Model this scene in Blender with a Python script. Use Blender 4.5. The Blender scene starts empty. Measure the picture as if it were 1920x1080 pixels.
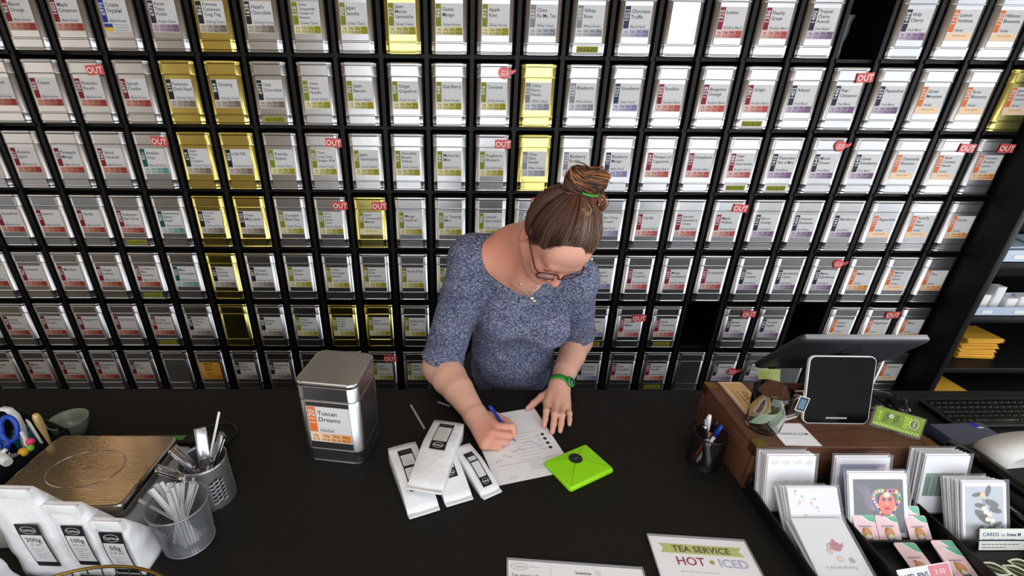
import bpy, math, random
import numpy as np
from mathutils import Matrix, Vector

SC = bpy.context.scene
COL = SC.collection
random.seed(7)
PI = math.pi

# ------------------------------------------------------------------ camera, sky, light, exposure
def camera():
    cd = bpy.data.cameras.new('camera')
    cd.sensor_width = 36.0
    cd.lens = 16.65
    cd.shift_x = 0.04359
    cd.shift_y = 0.02954
    cd.clip_start = 0.02
    o = bpy.data.objects.new('camera', cd)
    COL.objects.link(o)
    r = Vector((0.99992, -0.00877, 0.00887)); u = Vector((-0.00411, 0.44030, 0.89784)); f = Vector((0.01178, 0.89781, -0.44023))
    m = Matrix((r, u, -f)).transposed().to_4x4()
    m.translation = Vector((-0.1365, -2.2907, 1.8579))
    o.matrix_world = m
    SC.camera = o
camera()
SC.view_settings.view_transform = 'Standard'
SC.view_settings.look = 'None'
SC.view_settings.gamma = 1.0
SC.view_settings.use_curve_mapping = False
SC.view_settings.exposure = 0.0

W = bpy.data.worlds.new('sky'); SC.world = W; W.use_nodes = True
_bg = W.node_tree.nodes['Background']
_sky = W.node_tree.nodes.new('ShaderNodeTexSky')
_sky.sky_type = 'HOSEK_WILKIE'; _sky.sun_direction = (0.3, 0.5, 0.8); _sky.turbidity = 4
W.node_tree.links.new(_sky.outputs['Color'], _bg.inputs['Color'])
_bg.inputs['Strength'].default_value = 1.0

def area(name, loc, rot, sx, sy, energy, color):
    l = bpy.data.lights.new(name, 'AREA'); l.shape = 'RECTANGLE'; l.size = sx; l.size_y = sy
    l.energy = energy; l.color = color
    o = bpy.data.objects.new(name, l); COL.objects.link(o); o.location = loc; o.rotation_euler = rot
    return o
# daylight through the shop-front windows (facing +y) and the side window (facing -x)
area('window_daylight', (-0.05, -4.66, 1.70), (PI/2, 0, 0), 2.9, 2.6, 78, (0.95, 0.98, 1.0))
area('window_daylight', (3.0, -4.66, 1.70), (PI/2, 0, 0), 2.8, 2.6, 82, (0.93, 0.97, 1.0))
area('side_window_daylight', (4.66, -3.35, 1.70), (PI/2, 0, PI/2), 1.7, 2.2, 26, (0.90, 0.95, 1.0))
area('side_window_daylight', (4.66, -1.35, 1.60), (PI/2, 0, PI/2), 2.0, 2.0, 68, (0.90, 0.95, 1.0))
area('left_fill_light', (-4.14, -2.4, 2.05), (PI/2, 0, -PI/2), 3.2, 1.7, 25, (1.0, 0.88, 0.74))  # warm fill added on the left to brighten the tin reflections
# warm ceiling lamps of the shop
for i, (x, y, e) in enumerate(((-2.6, -3.2, 7),)):
    area('ceiling_lamp_light', (x, y, 3.12), (0, 0, 0), 0.4, 0.4, e, (1.0, 0.80, 0.58))

# neutral fill lights, added unseen overhead to brighten the counter top
for x, e in ((-1.3, 5), (0.3, 17), (2.2, 9)):
    area('overhead_fill_light', (x, -2.75, 3.15), (0, 0, 0), 1.1, 0.5, e, (0.96, 0.98, 1.0))
# warm tube lamps washing the wall above the shelf
for x, e in ((-2.80, 0.6), (-2.58, 0.5), (-1.98, 0.7), (-0.5, 1.5), (1.4, 1.5)):
    area('wall_lamp_light', (x, 0.42, 2.74), (PI/2, 0, PI), 0.014, 0.62, e, (1.0, 0.62, 0.30))

# ------------------------------------------------------------------ materials
def lin(c):
    return tuple(((v/255)/12.92 if v/255 <= 0.04045 else ((v/255+0.055)/1.055)**2.4) for v in c)
MATS = {}
def mat(name, rgb=(128,128,128), rough=0.5, metal=0.0, spec=0.5, noise=None, bump=None, alpha=None, trans=0.0, ior=1.45, emit=None, coat=0.0, sss=0.0, aniso=0.0):
    """noise=(scale, amount, stretch_xyz) colour variation; bump=(scale, strength, stretch)"""
    m = bpy.data.materials.new(name); m.use_nodes = True
    nt = m.node_tree; b = nt.nodes['Principled BSDF']
    c = lin(rgb)
    b.inputs['Base Color'].default_value = (*c, 1)
    b.inputs['Roughness'].default_value = rough
    b.inputs['Metallic'].default_value = metal
    b.inputs['Specular IOR Level'].default_value = spec
    b.inputs['IOR'].default_value = ior
    b.inputs['Transmission Weight'].default_value = trans
    b.inputs['Coat Weight'].default_value = coat
    b.inputs['Coat Roughness'].default_value = 0.1
    if alpha is not None: b.inputs['Alpha'].default_value = alpha
    if sss: 
        b.inputs['Subsurface Weight'].default_value = sss
        b.inputs['Subsurface Radius'].default_value = (0.9, 0.35, 0.2)
        b.inputs['Subsurface Scale'].default_value = 0.008
    tc = None
    def coords(stretch):
        nonlocal tc
        if tc is None: tc = nt.nodes.new('ShaderNodeTexCoord')
        mp = nt.nodes.new('ShaderNodeMapping'); mp.inputs['Scale'].default_value = stretch
        oi = nt.nodes.new('ShaderNodeObjectInfo')
        ad = nt.nodes.new('ShaderNodeVectorMath'); ad.operation = 'ADD'
        sc = nt.nodes.new('ShaderNodeVectorMath'); sc.operation = 'SCALE'; sc.inputs['Scale'].default_value = 37.0
        cx = nt.nodes.new('ShaderNodeCombineXYZ')
        for k in 'XYZ': nt.links.new(oi.outputs['Random'], cx.inputs[k])
        nt.links.new(cx.outputs[0], sc.inputs[0])
        nt.links.new(tc.outputs['Object'], mp.inputs['Vector'])
        nt.links.new(mp.outputs[0], ad.inputs[0]); nt.links.new(sc.outputs[0], ad.inputs[1])
        return ad.outputs[0]
    if noise:
        n = nt.nodes.new('ShaderNodeTexNoise'); n.inputs['Scale'].default_value = noise[0]; n.inputs['Detail'].default_value = 4
        nt.links.new(coords(noise[2] if len(noise) > 2 else (1,1,1)), n.inputs['Vector'])
        mx = nt.nodes.new('ShaderNodeMix'); mx.data_type = 'RGBA'
        a = noise[1]
        mx.inputs[6].default_value = (*[v*(1-a) for v in c], 1); mx.inputs[7].default_value = (*[min(1, v*(1+a)) for v in c], 1)
        nt.links.new(n.outputs['Fac'], mx.inputs[0]); nt.links.new(mx.outputs[2], b.inputs['Base Color'])
    if bump:
        n = nt.nodes.new('ShaderNodeTexNoise'); n.inputs['Scale'].default_value = bump[0]; n.inputs['Detail'].default_value = 3
        nt.links.new(coords(bump[2] if len(bump) > 2 else (1,1,1)), n.inputs['Vector'])
        bp = nt.nodes.new('ShaderNodeBump'); bp.inputs['Strength'].default_value = bump[1]; bp.inputs['Distance'].default_value = 0.01
        nt.links.new(n.outputs['Fac'], bp.inputs['Height']); nt.links.new(bp.outputs[0], b.inputs['Normal'])
    if emit:
        b.inputs['Emission Color'].default_value = (*lin(emit[0]), 1); b.inputs['Emission Strength'].default_value = emit[1]
    MATS[name] = m
    return m
def attr_mat(name, rough=0.5, spec=0.4, sss=0.0, bump=None, coat=0.0):
    m = mat(name, (200,200,200), rough, spec=spec, sss=sss, bump=bump, coat=coat)
    nt = m.node_tree; a = nt.nodes.new('ShaderNodeAttribute'); a.attribute_name = 'Col'
    nt.links.new(a.outputs['Color'], nt.nodes['Principled BSDF'].inputs['Base Color'])
    return m
M_TIN = mat('brushed_tinplate', (190,190,192), 0.29, 1.0, noise=(6,0.06), bump=(7,0.10,(1,1,0.6)))
M_GOLD = mat('gold_lacquered_tinplate', (226,213,126), 0.22, 1.0, noise=(6,0.10), bump=(8,0.12,(1,1,0.6)))
M_PRINT = attr_mat('printed_paper', 0.55, 0.3)
M_GLOSSPRINT = attr_mat('printed_glossy_card', 0.25, 0.5)
M_BLACKWOOD = mat('black_stained_wood', (11,11,12), 0.5, spec=0.3, noise=(20,0.3,(1,1,8)), bump=(60,0.05,(1,1,0.1)))
M_COUNTER = mat('black_laminate', (25,23,21), 0.62, spec=0.22, noise=(160,0.35), bump=(220,0.04))
M_BLACKPL = mat('black_plastic', (16,16,18), 0.42)
M_BLACKGL = mat('glossy_black_plastic', (12,12,14), 0.15)
M_DARKGREY = mat('dark_grey_plastic', (52,54,60), 0.45)
M_STEEL = mat('brushed_steel', (178,172,164), 0.13, 1.0, noise=(4,0.05), bump=(30,0.06,(1,14,1)))
M_CHROME = mat('polished_steel', (176,176,180), 0.2, 1.0, bump=(12,0.08))
M_SATIN = mat('satin_steel', (206,206,210), 0.40, 1.0)
M_TIE = mat('silver_painted_strip', (196,196,198), 0.5, 0.25)
M_MESH = mat('silver_wire_mesh', (150,154,162), 0.35, 0.9)
M_WHITE = mat('white_paper', (226,226,226), 0.6, spec=0.3)
M_FOIL = mat('white_coated_bag_film', (231,232,235), 0.38, spec=0.5, noise=(9,0.04), bump=(20,0.55))
M_WOOD = mat('worn_brown_wood', (94,60,43), 0.5, noise=(14,0.45,(1,7,7)), bump=(40,0.15,(0.3,4,4)))
M_BRASS = mat('brass', (150,120,62), 0.35, 1.0)
M_GLASS = mat('clear_glass', (250,252,252), 0.02, trans=1.0, ior=1.45)
M_ACRYL = mat('clear_acrylic', (245,248,250), 0.06, trans=1.0, ior=1.3)
M_FILM = mat('clear_sleeve_film', (235,240,245), 0.12, alpha=0.09, spec=0.5, bump=(30,0.5))
M_SCREEN = mat('dark_touch_screen', (5,6,9), 0.16, spec=0.05, noise=(9,0.5))
M_YELLOW = mat('yellow_padded_paper', (226,170,48), 0.6, noise=(8,0.1))
M_LIME = mat('lime_green_coated_paper', (148,222,14), 0.32, spec=0.5, bump=(14,0.12))
M_TRAY = mat('pale_blue_plastic_tray', (180,196,216), 0.3)
M_BLUEPL = mat('blue_plastic', (24,66,170), 0.3)
M_WHITEPL = mat('white_plastic', (225,226,226), 0.35)
M_GREYPL = mat('grey_plastic', (150,152,156), 0.4)
M_WALL = mat('warm_beige_plaster', (206,188,158), 0.8, noise=(3,0.05), bump=(50,0.05))
M_CEIL = mat('ceiling_plaster', (176,158,134), 0.85, noise=(3,0.05))
M_FLOOR = mat('dark_floor', (46,39,35), 0.5, noise=(5,0.3,(1,8,1)))
M_FRAME = mat('dark_window_frame', (40,38,38), 0.5)
M_NAVYBOX = mat('slate_blue_card_box', (80,87,108), 0.4)

# ------------------------------------------------------------------ mesh builder
class MB:
    def __init__(self):
        self.v = []; self.f = []; self.m = []; self.c = []; self.s = []; self.M = None; self.anycol = False
    def add(self, verts, faces, mi=0, col=None, smooth=False):
        b = len(self.v)
        if self.M is not None: verts = [self.M @ Vector(p) for p in verts]
        self.v.extend([tuple(p) for p in verts])
        for i, f in enumerate(faces):
            self.f.append([b+k for k in f]); self.m.append(mi); self.c.append(col)
            self.s.append(smooth if isinstance(smooth, bool) else smooth[i])
        if col is not None: self.anycol = True
        return self
    def box(self, c, s, mi=0, col=None, bev=0.0):
        cx, cy, cz = c; x, y, z = s[0]/2, s[1]/2, s[2]/2
        if bev <= 0:
            vs = [(cx+i*x, cy+j*y, cz+k*z) for i in (-1,1) for j in (-1,1) for k in (-1,1)]
            fs = [(0,1,3,2),(4,6,7,5),(0,4,5,1),(2,3,7,6),(0,2,6,4),(1,5,7,3)]
            return self.add(vs, fs, mi, col)
        b = min(bev, x*0.95, y*0.95, z*0.95)
        loops = [[(cx+px, cy+py, cz+zz) for px, py in rrect(x-ins, y-ins, max(b-ins*0.5, 1e-4), 2)] for zz, ins in ((-z, b*0.7), (-z+b*0.3, b*0.2), (-z+b, 0), (z-b, 0), (z-b*0.3, b*0.2), (z, b*0.7))]
        return self.loft(loops, mi, col, True, True, smooth=True)
    def loft(self, loops, mi=0, col=None, cap0=True, cap1=True, smooth=True, closed=True):
        n = len(loops[0]); vs = [p for l in loops for p in l]; fs = []; sm = []
        for i in range(len(loops)-1):
            for j in range(n if closed else n-1):
                a = i*n+j; b = i*n+(j+1) % n
                fs.append((a, b, b+n, a+n)); sm.append(smooth)
        if cap0: fs.append(tuple(reversed(range(n)))); sm.append(False)
        if cap1: fs.append(tuple(range((len(loops)-1)*n, len(loops)*n))); sm.append(False)
        return self.add(vs, fs, mi, col, sm)
    def lathe(self, prof, n=24, mi=0, col=None, c=(0,0,0), cap0=True, cap1=True):
        loops = [[(c[0]+r*math.cos(2*PI*k/n), c[1]+r*math.sin(2*PI*k/n), c[2]+z) for k in range(n)] for r, z in prof]
        return self.loft(loops, mi, col, cap0, cap1)
    def tube(self, path, r, n=6, mi=0, col=None, caps=True, closed=False):
        P = [Vector(p) for p in path]; R = r if isinstance(r, (list, tuple)) else [r]*len(P)
        loops = []; up = None; N = len(P)
        for i, p in enumerate(P):
            if closed: t = (P[(i+1) % N]-P[i-1])
            else: t = (P[min(i+1, N-1)]-P[max(i-1, 0)])
            if t.length < 1e-9: t = Vector((0,0,1))
            t.normalize()
            if up is None:
                up = Vector((0,0,1)) if abs(t.z) < 0.9 else Vector((1,0,0))
            a = t.cross(up)
            if a.length < 1e-6: a = t.cross(Vector((0.3,1,0.2)))
            a.normalize(); b = a.cross(t); b.normalize(); up = b
            loops.append([p+(a*math.cos(2*PI*k/n)+b*math.sin(2*PI*k/n))*R[i] for k in range(n)])
        if closed: loops.append(loops[0]); return self.loft(loops, mi, col, False, False)
        return self.loft(loops, mi, col, caps, caps)
    def ball(self, c, r, mi=0, col=None, n=12, m=8):
        rx, ry, rz = r if isinstance(r, (tuple, list)) else (r, r, r)
        loops = [[(c[0]+rx*math.sin(PI*i/m)*math.cos(2*PI*k/n), c[1]+ry*math.sin(PI*i/m)*math.sin(2*PI*k/n), c[2]-rz*math.cos(PI*i/m)) for k in range(n)] for i in range(1, m)]
        self.loft(loops, mi, col, False, False)
        b = len(self.v)-len(loops)*n
        lo = Vector((c[0], c[1], c[2]-rz)); hi = Vector((c[0], c[1], c[2]+rz))
        if self.M is not None: lo = self.M @ lo; hi = self.M @ hi
        self.v += [tuple(lo), tuple(hi)]
        L = len(self.v)-2
        for k in range(n):
            self.f.append([b+(k+1) % n, b+k, L]); self.f.append([b+(m-2)*n+k, b+(m-2)*n+(k+1) % n, L+1])
            for _ in range(2): self.m.append(mi); self.c.append(col); self.s.append(True)
        return self
    def quad(self, pts, mi=0, col=None):
        return self.add(pts, [tuple(range(len(pts)))], mi, col)
    # ---- flat print helpers: local x right, y up, z = layer
    def rect(self, x0, y0, x1, y1, z, col, mi=0):
        return self.add([(x0,y0,z),(x1,y0,z),(x1,y1,z),(x0,y1,z)], [(0,1,2,3)], mi, col)
    def poly(self, pts, z, col, mi=0):
        return self.add([(x,y,z) for x, y in pts], [tuple(range(len(pts)))], mi, col)
    def ellipse(self, cx, cy, rx, ry, z, col, n=28, mi=0):
        return self.poly([(cx+rx*math.cos(2*PI*k/n), cy+ry*math.sin(2*PI*k/n)) for k in range(n)], z, col, mi)
    def ring(self, cx, cy, rx, ry, w, z, col, n=32, mi=0):
        vs = []; 
        for k in range(n):
            a = 2*PI*k/n; vs += [(cx+rx*math.cos(a), cy+ry*math.sin(a), z), (cx+(rx-w)*math.cos(a), cy+(ry-w)*math.sin(a), z)]
        return self.add(vs, [(2*k, (2*k+2) % (2*n), (2*k+3) % (2*n), 2*k+1) for k in range(n)], mi, col)
    def line(self, pts, w, z, col, mi=0):
        for (x0,y0),(x1,y1) in zip(pts, pts[1:]):
            d = math.hypot(x1-x0, y1-y0) or 1; nx, ny = -(y1-y0)/d*w/2, (x1-x0)/d*w/2
            self.poly([(x0-nx,y0-ny),(x1-nx,y1-ny),(x1+nx,y1+ny),(x0+nx,y0+ny)], z, col, mi)
    def text(self, s, x, y, h, z, col, bold=False, align='l', rot=0.0, sx=1.0, mi=0, italic=0.0):
        w = text_width(s, h, bold)*sx
        ox = {'l':0, 'c':-w/2, 'r':-w}[align]
        ca, sa = math.cos(rot), math.sin(rot); cur = ox
        for ch in s:
            vs, fs, adv = glyph(ch, bold)
            if fs:
                self.add([(x+(cur+px*h*sx+py*h*italic)*ca-py*h*sa, y+(cur+px*h*sx+py*h*italic)*sa+py*h*ca, z) for px, py in vs], fs, mi, col)
            cur += adv*h*sx
        return self
    def build(self, name, mats, parent=None, loc=None, rot=None, data_only=False):
        me = bpy.data.meshes.new(name)
        me.from_pydata(self.v, [], self.f)
        mats = mats if isinstance(mats, (list, tuple)) else [mats]
        for m in mats: me.materials.append(m)
        if len(mats) > 1: me.polygons.foreach_set('material_index', self.m)
        me.polygons.foreach_set('use_smooth', self.s)
        if self.anycol:
            ca = me.color_attributes.new('Col', 'FLOAT_COLOR', 'CORNER')
            buf = []
            for f, c in zip(self.f, self.c):
                buf.extend((*(c or (0.5,0.5,0.5)), 1.0)*len(f))
            ca.data.foreach_set('color', buf)
        me.update()
        if data_only: return me
        return link(name, me, parent, loc, rot)
def link(name, me, parent=None, loc=None, rot=None):
    o = bpy.data.objects.new(name, me); COL.objects.link(o)
    if parent: o.parent = parent
    if loc is not None: o.location = loc
    if rot is not None: o.rotation_euler = rot
    return o
def rrect(x, y, r, n=4):
    out = []
    for cx, cy, a0 in ((x-r, y-r, 0), (-x+r, y-r, PI/2), (-x+r, -y+r, PI), (x-r, -y+r, 3*PI/2)):
        for k in range(n+1):
            a = a0+PI/2*k/n; out.append((cx+r*math.cos(a), cy+r*math.sin(a)))
    return out
def thing(name, label, cat, loc=(0,0,0), rot=(0,0,0), group=None):
    o = bpy.data.objects.new(name, None); COL.objects.link(o); o.location = loc; o.rotation_euler = rot
    o.empty_display_size = 0.05
    return tag(o, label, cat, group)
def tag(o, label, cat, group=None):
    o['label'] = label; o['category'] = cat
    if group: o['group'] = group
    return o
def struct(o):
    o['kind'] = 'structure'; return o
def frame(o, u, v):
    u = Vector(u).normalized(); v = Vector(v); n = u.cross(v).normalized(); v = n.cross(u)
    m = Matrix((u, v, n)).transposed().to_4x4(); m.translation = Vector(o); return m

# ------------------------------------------------------------------ glyphs
_G = {}
def _glyph_mesh(s, bold):
    cu = bpy.data.curves.new('g', 'FONT'); cu.body = s; cu.resolution_u = 2; cu.size = 1.0
    cu.offset = 0.022 if bold else 0.006
    ob = bpy.data.objects.new('g', cu)
    me = bpy.data.meshes.new_from_object(ob)
    vs = [(v.co.x, v.co.y) for v in me.vertices]; fs = [tuple(p.vertices) for p in me.polygons]
    bpy.data.objects.remove(ob); bpy.data.curves.remove(cu); bpy.data.meshes.remove(me)
    return vs, fs
_HH = {}
def glyph(ch, bold=False):
    k = (ch, bold)
    if k in _G: return _G[k]
    if bold not in _HH:
        a = max(x for x, y in _glyph_mesh('||', bold)[0]); _HH[bold] = a
    wid = max(x for x, y in _glyph_mesh('|'+ch+'|', bold)[0])
    adv = wid-_HH[bold]
    if ch == ' ': _G[k] = ([], [], max(adv, 0.22)); return _G[k]
    vs, fs = _glyph_mesh(ch, bold)
    _G[k] = (vs, fs, adv+(0.02 if bold else 0)); return _G[k]
def text_width(s, h, bold=False):
    return sum(glyph(c, bold)[2] for c in s)*h
# ------------------------------------------------------------------ room
PX, QZ, TW, TH = 0.19428, 0.28435, 0.158, 0.2539
ROWZ = [0.2707+(6-r)*QZ for r in range(7)]
def slab(name, lo, hi, m):
    b = MB(); b.box([(a+c)/2 for a, c in zip(lo, hi)], [c-a for a, c in zip(lo, hi)]); return struct(b.build(name, m))
slab('floor', (-4.2,-4.75,-0.1), (4.75,0.75,0.0), M_FLOOR)
slab('ceiling', (-4.2,-4.75,3.2), (4.75,0.75,3.3), M_CEIL)
slab('wall_back', (-4.2,0.62,0.0), (4.75,0.75,3.2), M_WALL)
def pierced(name, axis, pos, a0, a1, wins, m):
    b = MB(); th = 0.12
    def put(u0, u1, z0, z1):
        if axis == 'y': b.box(((u0+u1)/2, pos, (z0+z1)/2), (u1-u0, th, z1-z0))
        else: b.box((pos, (u0+u1)/2, (z0+z1)/2), (th, u1-u0, z1-z0))
    put(a0, a1, 0, 0.38); put(a0, a1, 3.02, 3.2)
    cur = a0
    for w0, w1 in wins: put(cur, w0, 0.38, 3.02); cur = w1
    put(cur, a1, 0.38, 3.02)
    struct(b.build(name, m))
    for i, (w0, w1) in enumerate(wins):
        f = MB(); n = 3
        for k in range(n+1):
            u = w0+(w1-w0)*k/n
            if axis == 'y': f.box((u, pos+0.02, 1.70), (0.05, 0.06, 2.64))
            else: f.box((pos-0.02, u, 1.70), (0.06, 0.05, 2.64))
        for z in (0.40, 3.0):
            if axis == 'y': f.box(((w0+w1)/2, pos+0.02, z), (w1-w0, 0.06, 0.05))
            else: f.box((pos-0.02, (w0+w1)/2, z), (0.06, w1-w0, 0.05))
        struct(f.build('window_%d' % (i+1 if axis == 'y' else (i+3 if pos > 0 else i+4)), M_FRAME))
pierced('wall_front', 'y', -4.58, -4.2, 4.75, [(-1.5, 1.4), (1.6, 4.4)], M_WALL)
pierced('wall_right', 'x', 4.58, -4.75, 0.62, [(-4.2, -0.5)], M_WALL)
pierced('wall_left', 'x', -4.06, -4.75, 0.62, [(-4.0, -0.8)], M_WALL)  # window opening and frame made up to go with the left fill light

# ------------------------------------------------------------------ tin shelf
X0 = -10*PX
def colx(c): return (c-10)*PX
def shelf():
    t = thing('tin_shelf', 'tall black pigeonhole shelf wall holding rows of labelled tea tins', 'shelf', (0,0.15,0))
    def part(nm, c, s, m=M_BLACKWOOD):
        b = MB(); b.box((c[0], c[1]-0.15, c[2]), s); return b.build(nm, m, t)
    xl, xr = colx(-5)-PX/2, colx(22)+PX/2
    topz = ROWZ[0]+QZ
    up = None
    for c in range(-5, 23):
        x = colx(c)-PX/2
        if up is None:
            b = MB(); b.box((0, 0, 0), (0.0175, 0.32, topz)); up = b.build('upright', M_BLACKWOOD, t, (x, 0.022, topz/2))
        else:
            o = up.copy(); COL.objects.link(o); o.location = (x, 0.022, topz/2)
    for r in range(7):
        part('shelf_board', ((xl+xr)/2, 0.185, ROWZ[r]-0.0075), (xr-xl, 0.32, 0.013))
    part('shelf_board', ((xl+xr)/2, 0.185, topz-0.0075), (xr-xl, 0.32, 0.013))
    part('plinth', ((xl+xr)/2, 0.2, 0.12), (xr-xl, 0.28, 0.24))
    part('back_panel', ((xl+xr)/2, 0.36, topz/2), (xr-xl, 0.02, topz))
    cl = MB()
    for c in range(-5, 23):
        for r in range(7):
            x = colx(c)-PX/2
            for s in (-1, 1): cl.box((x+s*0.0115, 0.012-0.15, ROWZ[r]-0.0075), (0.0075, 0.014, 0.016))
    o = cl.build('corner_clip', M_BLACKWOOD, t); o['kind'] = 'stuff'
    return t
shelf()
b = MB(); b.box((0,0,0), (0.036, 0.50, 2.62), bev=0.004)
tag(b.build('shelf_end_panel', M_BLACKWOOD, None, (2.447, 0.10, 1.31)), 'tall black end panel standing at the right end of the tin shelf', 'panel')

# ------------------------------------------------------------------ tins
def tin_body():
    b = MB(); prof = [(0, 0.0772), (0.001, 0.0785), (0.004, 0.079), (0.0075, 0.0775), (0.009, 0.0775), (0.0115, 0.0792), (0.0155, 0.079), (0.040, 0.079), (0.0425, 0.0802), (0.0455, 0.0802), (0.048, 0.079), (0.1955, 0.079), (0.197, 0.0776), (0.202, 0.0776)]
    loops = [[(x, y, z) for x, y in rrect(h, h, 0.0225+h-0.079, 5)] for z, h in prof]
    b.loft(loops, smooth=False)
    fix_corner_smooth(b, 24)
    return b
def fix_corner_smooth(b, n):
    for i, f in enumerate(b.f):
        if len(f) == 4:
            j = min(f[0] % n, 10**6); b.s[i] = (j % 6) != 5
def tin_lid():
    b = MB(); prof = [(0.1985, 0.0785), (0.1985, 0.0797), (0.200, 0.0803), (0.2018, 0.0796), (0.239, 0.0796), (0.2405, 0.0787), (0.2425, 0.0800), (0.247, 0.0806), (0.251, 0.0798), (0.2535, 0.0775), (0.2539, 0.0755), (0.2528, 0.073)]
    loops = [[(x, y, z) for x, y in rrect(h, h, 0.023+min(0, h-0.079), 5)] for z, h in prof]
    b.loft(loops, smooth=False)
    fix_corner_smooth(b, 24)
    return b
ME_BODY = {k: tin_body().build('body', m, data_only=True) for k, m in (('s', M_TIN), ('g', M_GOLD))}
ME_LID = {k: tin_lid().build('lid', m, data_only=True) for k, m in (('s', M_TIN), ('g', M_GOLD))}
L = lambda *c: lin(c)
CATS = {  # name, bar, table from, table to, bar word
 'R': ('Black Aroma', (120,32,38), (208,152,136), (164,66,54), 'red'),
 'O': ('Oolong Aroma', (30,34,30), (196,186,176), (134,118,104), 'black'),
 'o': ('Oolong Classic', (30,34,30), (196,186,176), (134,118,104), 'black'),
 'G': ('Green Classic', (126,134,20), (226,218,168), (166,160,36), 'green'),
 'g': ('Green Aroma', (126,134,20), (226,218,168), (166,160,36), 'green'),
 'W': ('White Classic', (132,134,142), (206,206,212), (158,158,170), 'grey'),
 'w': ('White Aroma', (132,134,142), (206,206,212), (158,158,170), 'grey'),
 'D': ('Black Decaf', (40,56,82), (206,200,222), (148,142,182), 'navy'),
 'd': ('Green Decaf', (40,56,82), (206,200,222), (148,142,182), 'navy'),
 'B': ('Rooibos Blend', (138,24,50), (226,184,178), (196,94,88), 'maroon'),
 'F': ('Fruit Blend', (42,40,58), (198,182,202), (134,106,142), 'dark violet'),
 'H': ('Herbal', (222,112,44), (244,208,170), (226,150,80), 'orange'),
 'S': ('Herbal', (222,112,44), (240,208,174), (240,208,174), 'orange'),
 'T': ('Black & Green', (18,84,78), (196,212,208), (108,160,154), 'teal'),
 'P': ('Purple Classic', (58,34,54), (196,176,190), (136,108,128), 'plum'),
 'U': ('Black Aroma', (34,52,140), (220,220,225), (220,220,225), 'blue'),
 'Y': ('Herbal', (236,176,60), (232,170,60), (214,140,30), 'amber'),
}
WHITE = L(211,211,213); INK = L(40,40,44)
def label_print(b, num, lines, cat, single=False, size=0.112):
    """flat print, origin at the label's lower-left corner"""
    nm, bar, t0, t1, _ = CATS[cat]; s = size
    paper = WHITE if cat != 'Y' else L(226,168,66)
    b.rect(0, 0, s, s, 0, paper)
    b.rect(0.012*s, 0.285*s, 0.205*s, 0.985*s, 0.0002, lin(bar))
    b.text(num, 0.17*s, 0.50*s if len(num) > 3 else 0.55*s, 0.20*s, 0.0004, WHITE, True, 'l', PI/2, 1.0)
    n = len(lines); h = (0.165 if n < 3 else 0.148 if n == 3 else 0.125)*s
    wmax = max(text_width(l, h) for l in lines); sx = min(1.0, 0.71*s/wmax)
    y = (0.77 if n < 3 else 0.84)*s
    if n > 3: y = 0.875*s
    for k, l in enumerate(lines): b.text(l, 0.25*s, y-k*h*1.06, h, 0.0004, INK, False, 'l', 0, sx)
    b.rect(0.25*s, 0.395*s, 0.985*s, 0.400*s, 0.0002, L(150,150,155))
    b.text(nm, 0.27*s, 0.303*s, 0.115*s, 0.0004, L(60,60,64))
    if cat == 'U':
        b.rect(0.02*s, 0.13*s, 0.33*s, 0.25*s, 0.0002, L(52,66,130)); b.rect(0.02*s, 0.01*s, 0.33*s, 0.13*s, 0.0002, L(226,188,50))
        for k in range(3): b.rect(0.38*s, (0.20-0.08*k)*s, 0.9*s, (0.215-0.08*k)*s, 0.0002, L(120,120,130))
        return
    if single or cat == 'S':
        b.rect(0.02*s, 0.015*s, 0.985*s, 0.255*s, 0.0002, lin(t0))
        b.text('50 gram pouches', 0.5*s, 0.155*s, 0.075*s, 0.0004, L(150,100,60), False, 'c')
        return
    for k in range(4):
        f = k/3
        c = tuple(a*(1-f)+e*f for a, e in zip(lin(t0), lin(t1)))
        x0 = (0.015+k*0.243)*s
        b.rect(x0, 0.015*s, x0+0.243*s, 0.255*s, 0.0002, c)
        b.text(('50g', '100g', '200g', '500g')[k], x0+0.12*s, 0.155*s, 0.088*s, 0.0004, INK, False, 'c')
        b.text(('9.75', '17.25', '32.25', '75.75')[k], x0+0.12*s, 0.04*s, 0.096*s, 0.0004, INK, False, 'c')
def haus_mesh():
    b = MB(); b.M = frame((-0.046, -0.0800, 0.013), (1,0,0), (0,0,1))
    b.rect(0, 0, 0.092, 0.023, 0, L(150,152,40)); b.text('HAUS-BLEND', 0.046, 0.0035, 0.0215, 0.0003, L(70,72,14), True, 'c', 0, 0.62)
    return b.build('house_blend_strip', M_PRINT, data_only=True)
def out_mesh():
    b = MB(); b.M = frame((0,0,0), (1,0,0), (0,0,1))
    b.box((0, 0, -0.0015), (0.072, 0.038, 0.003), 0, L(206,62,62))
    b.ring(0, 0, 0.0001, 0.0001, 0.0001, 0.0002, L(206,62,62), 4)
    b.line([(-0.034,-0.017),(0.034,-0.017),(0.034,0.017),(-0.034,0.017),(-0.034,-0.017)], 0.0012, 0.0004, L(240,150,150))
    b.text('OUT', 0.0005, -0.012, 0.0335, 0.0006, L(250,225,222), True, 'c', 0, 0.92)
    return b.build('out_tag', M_GLOSSPRINT, data_only=True)
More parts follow.
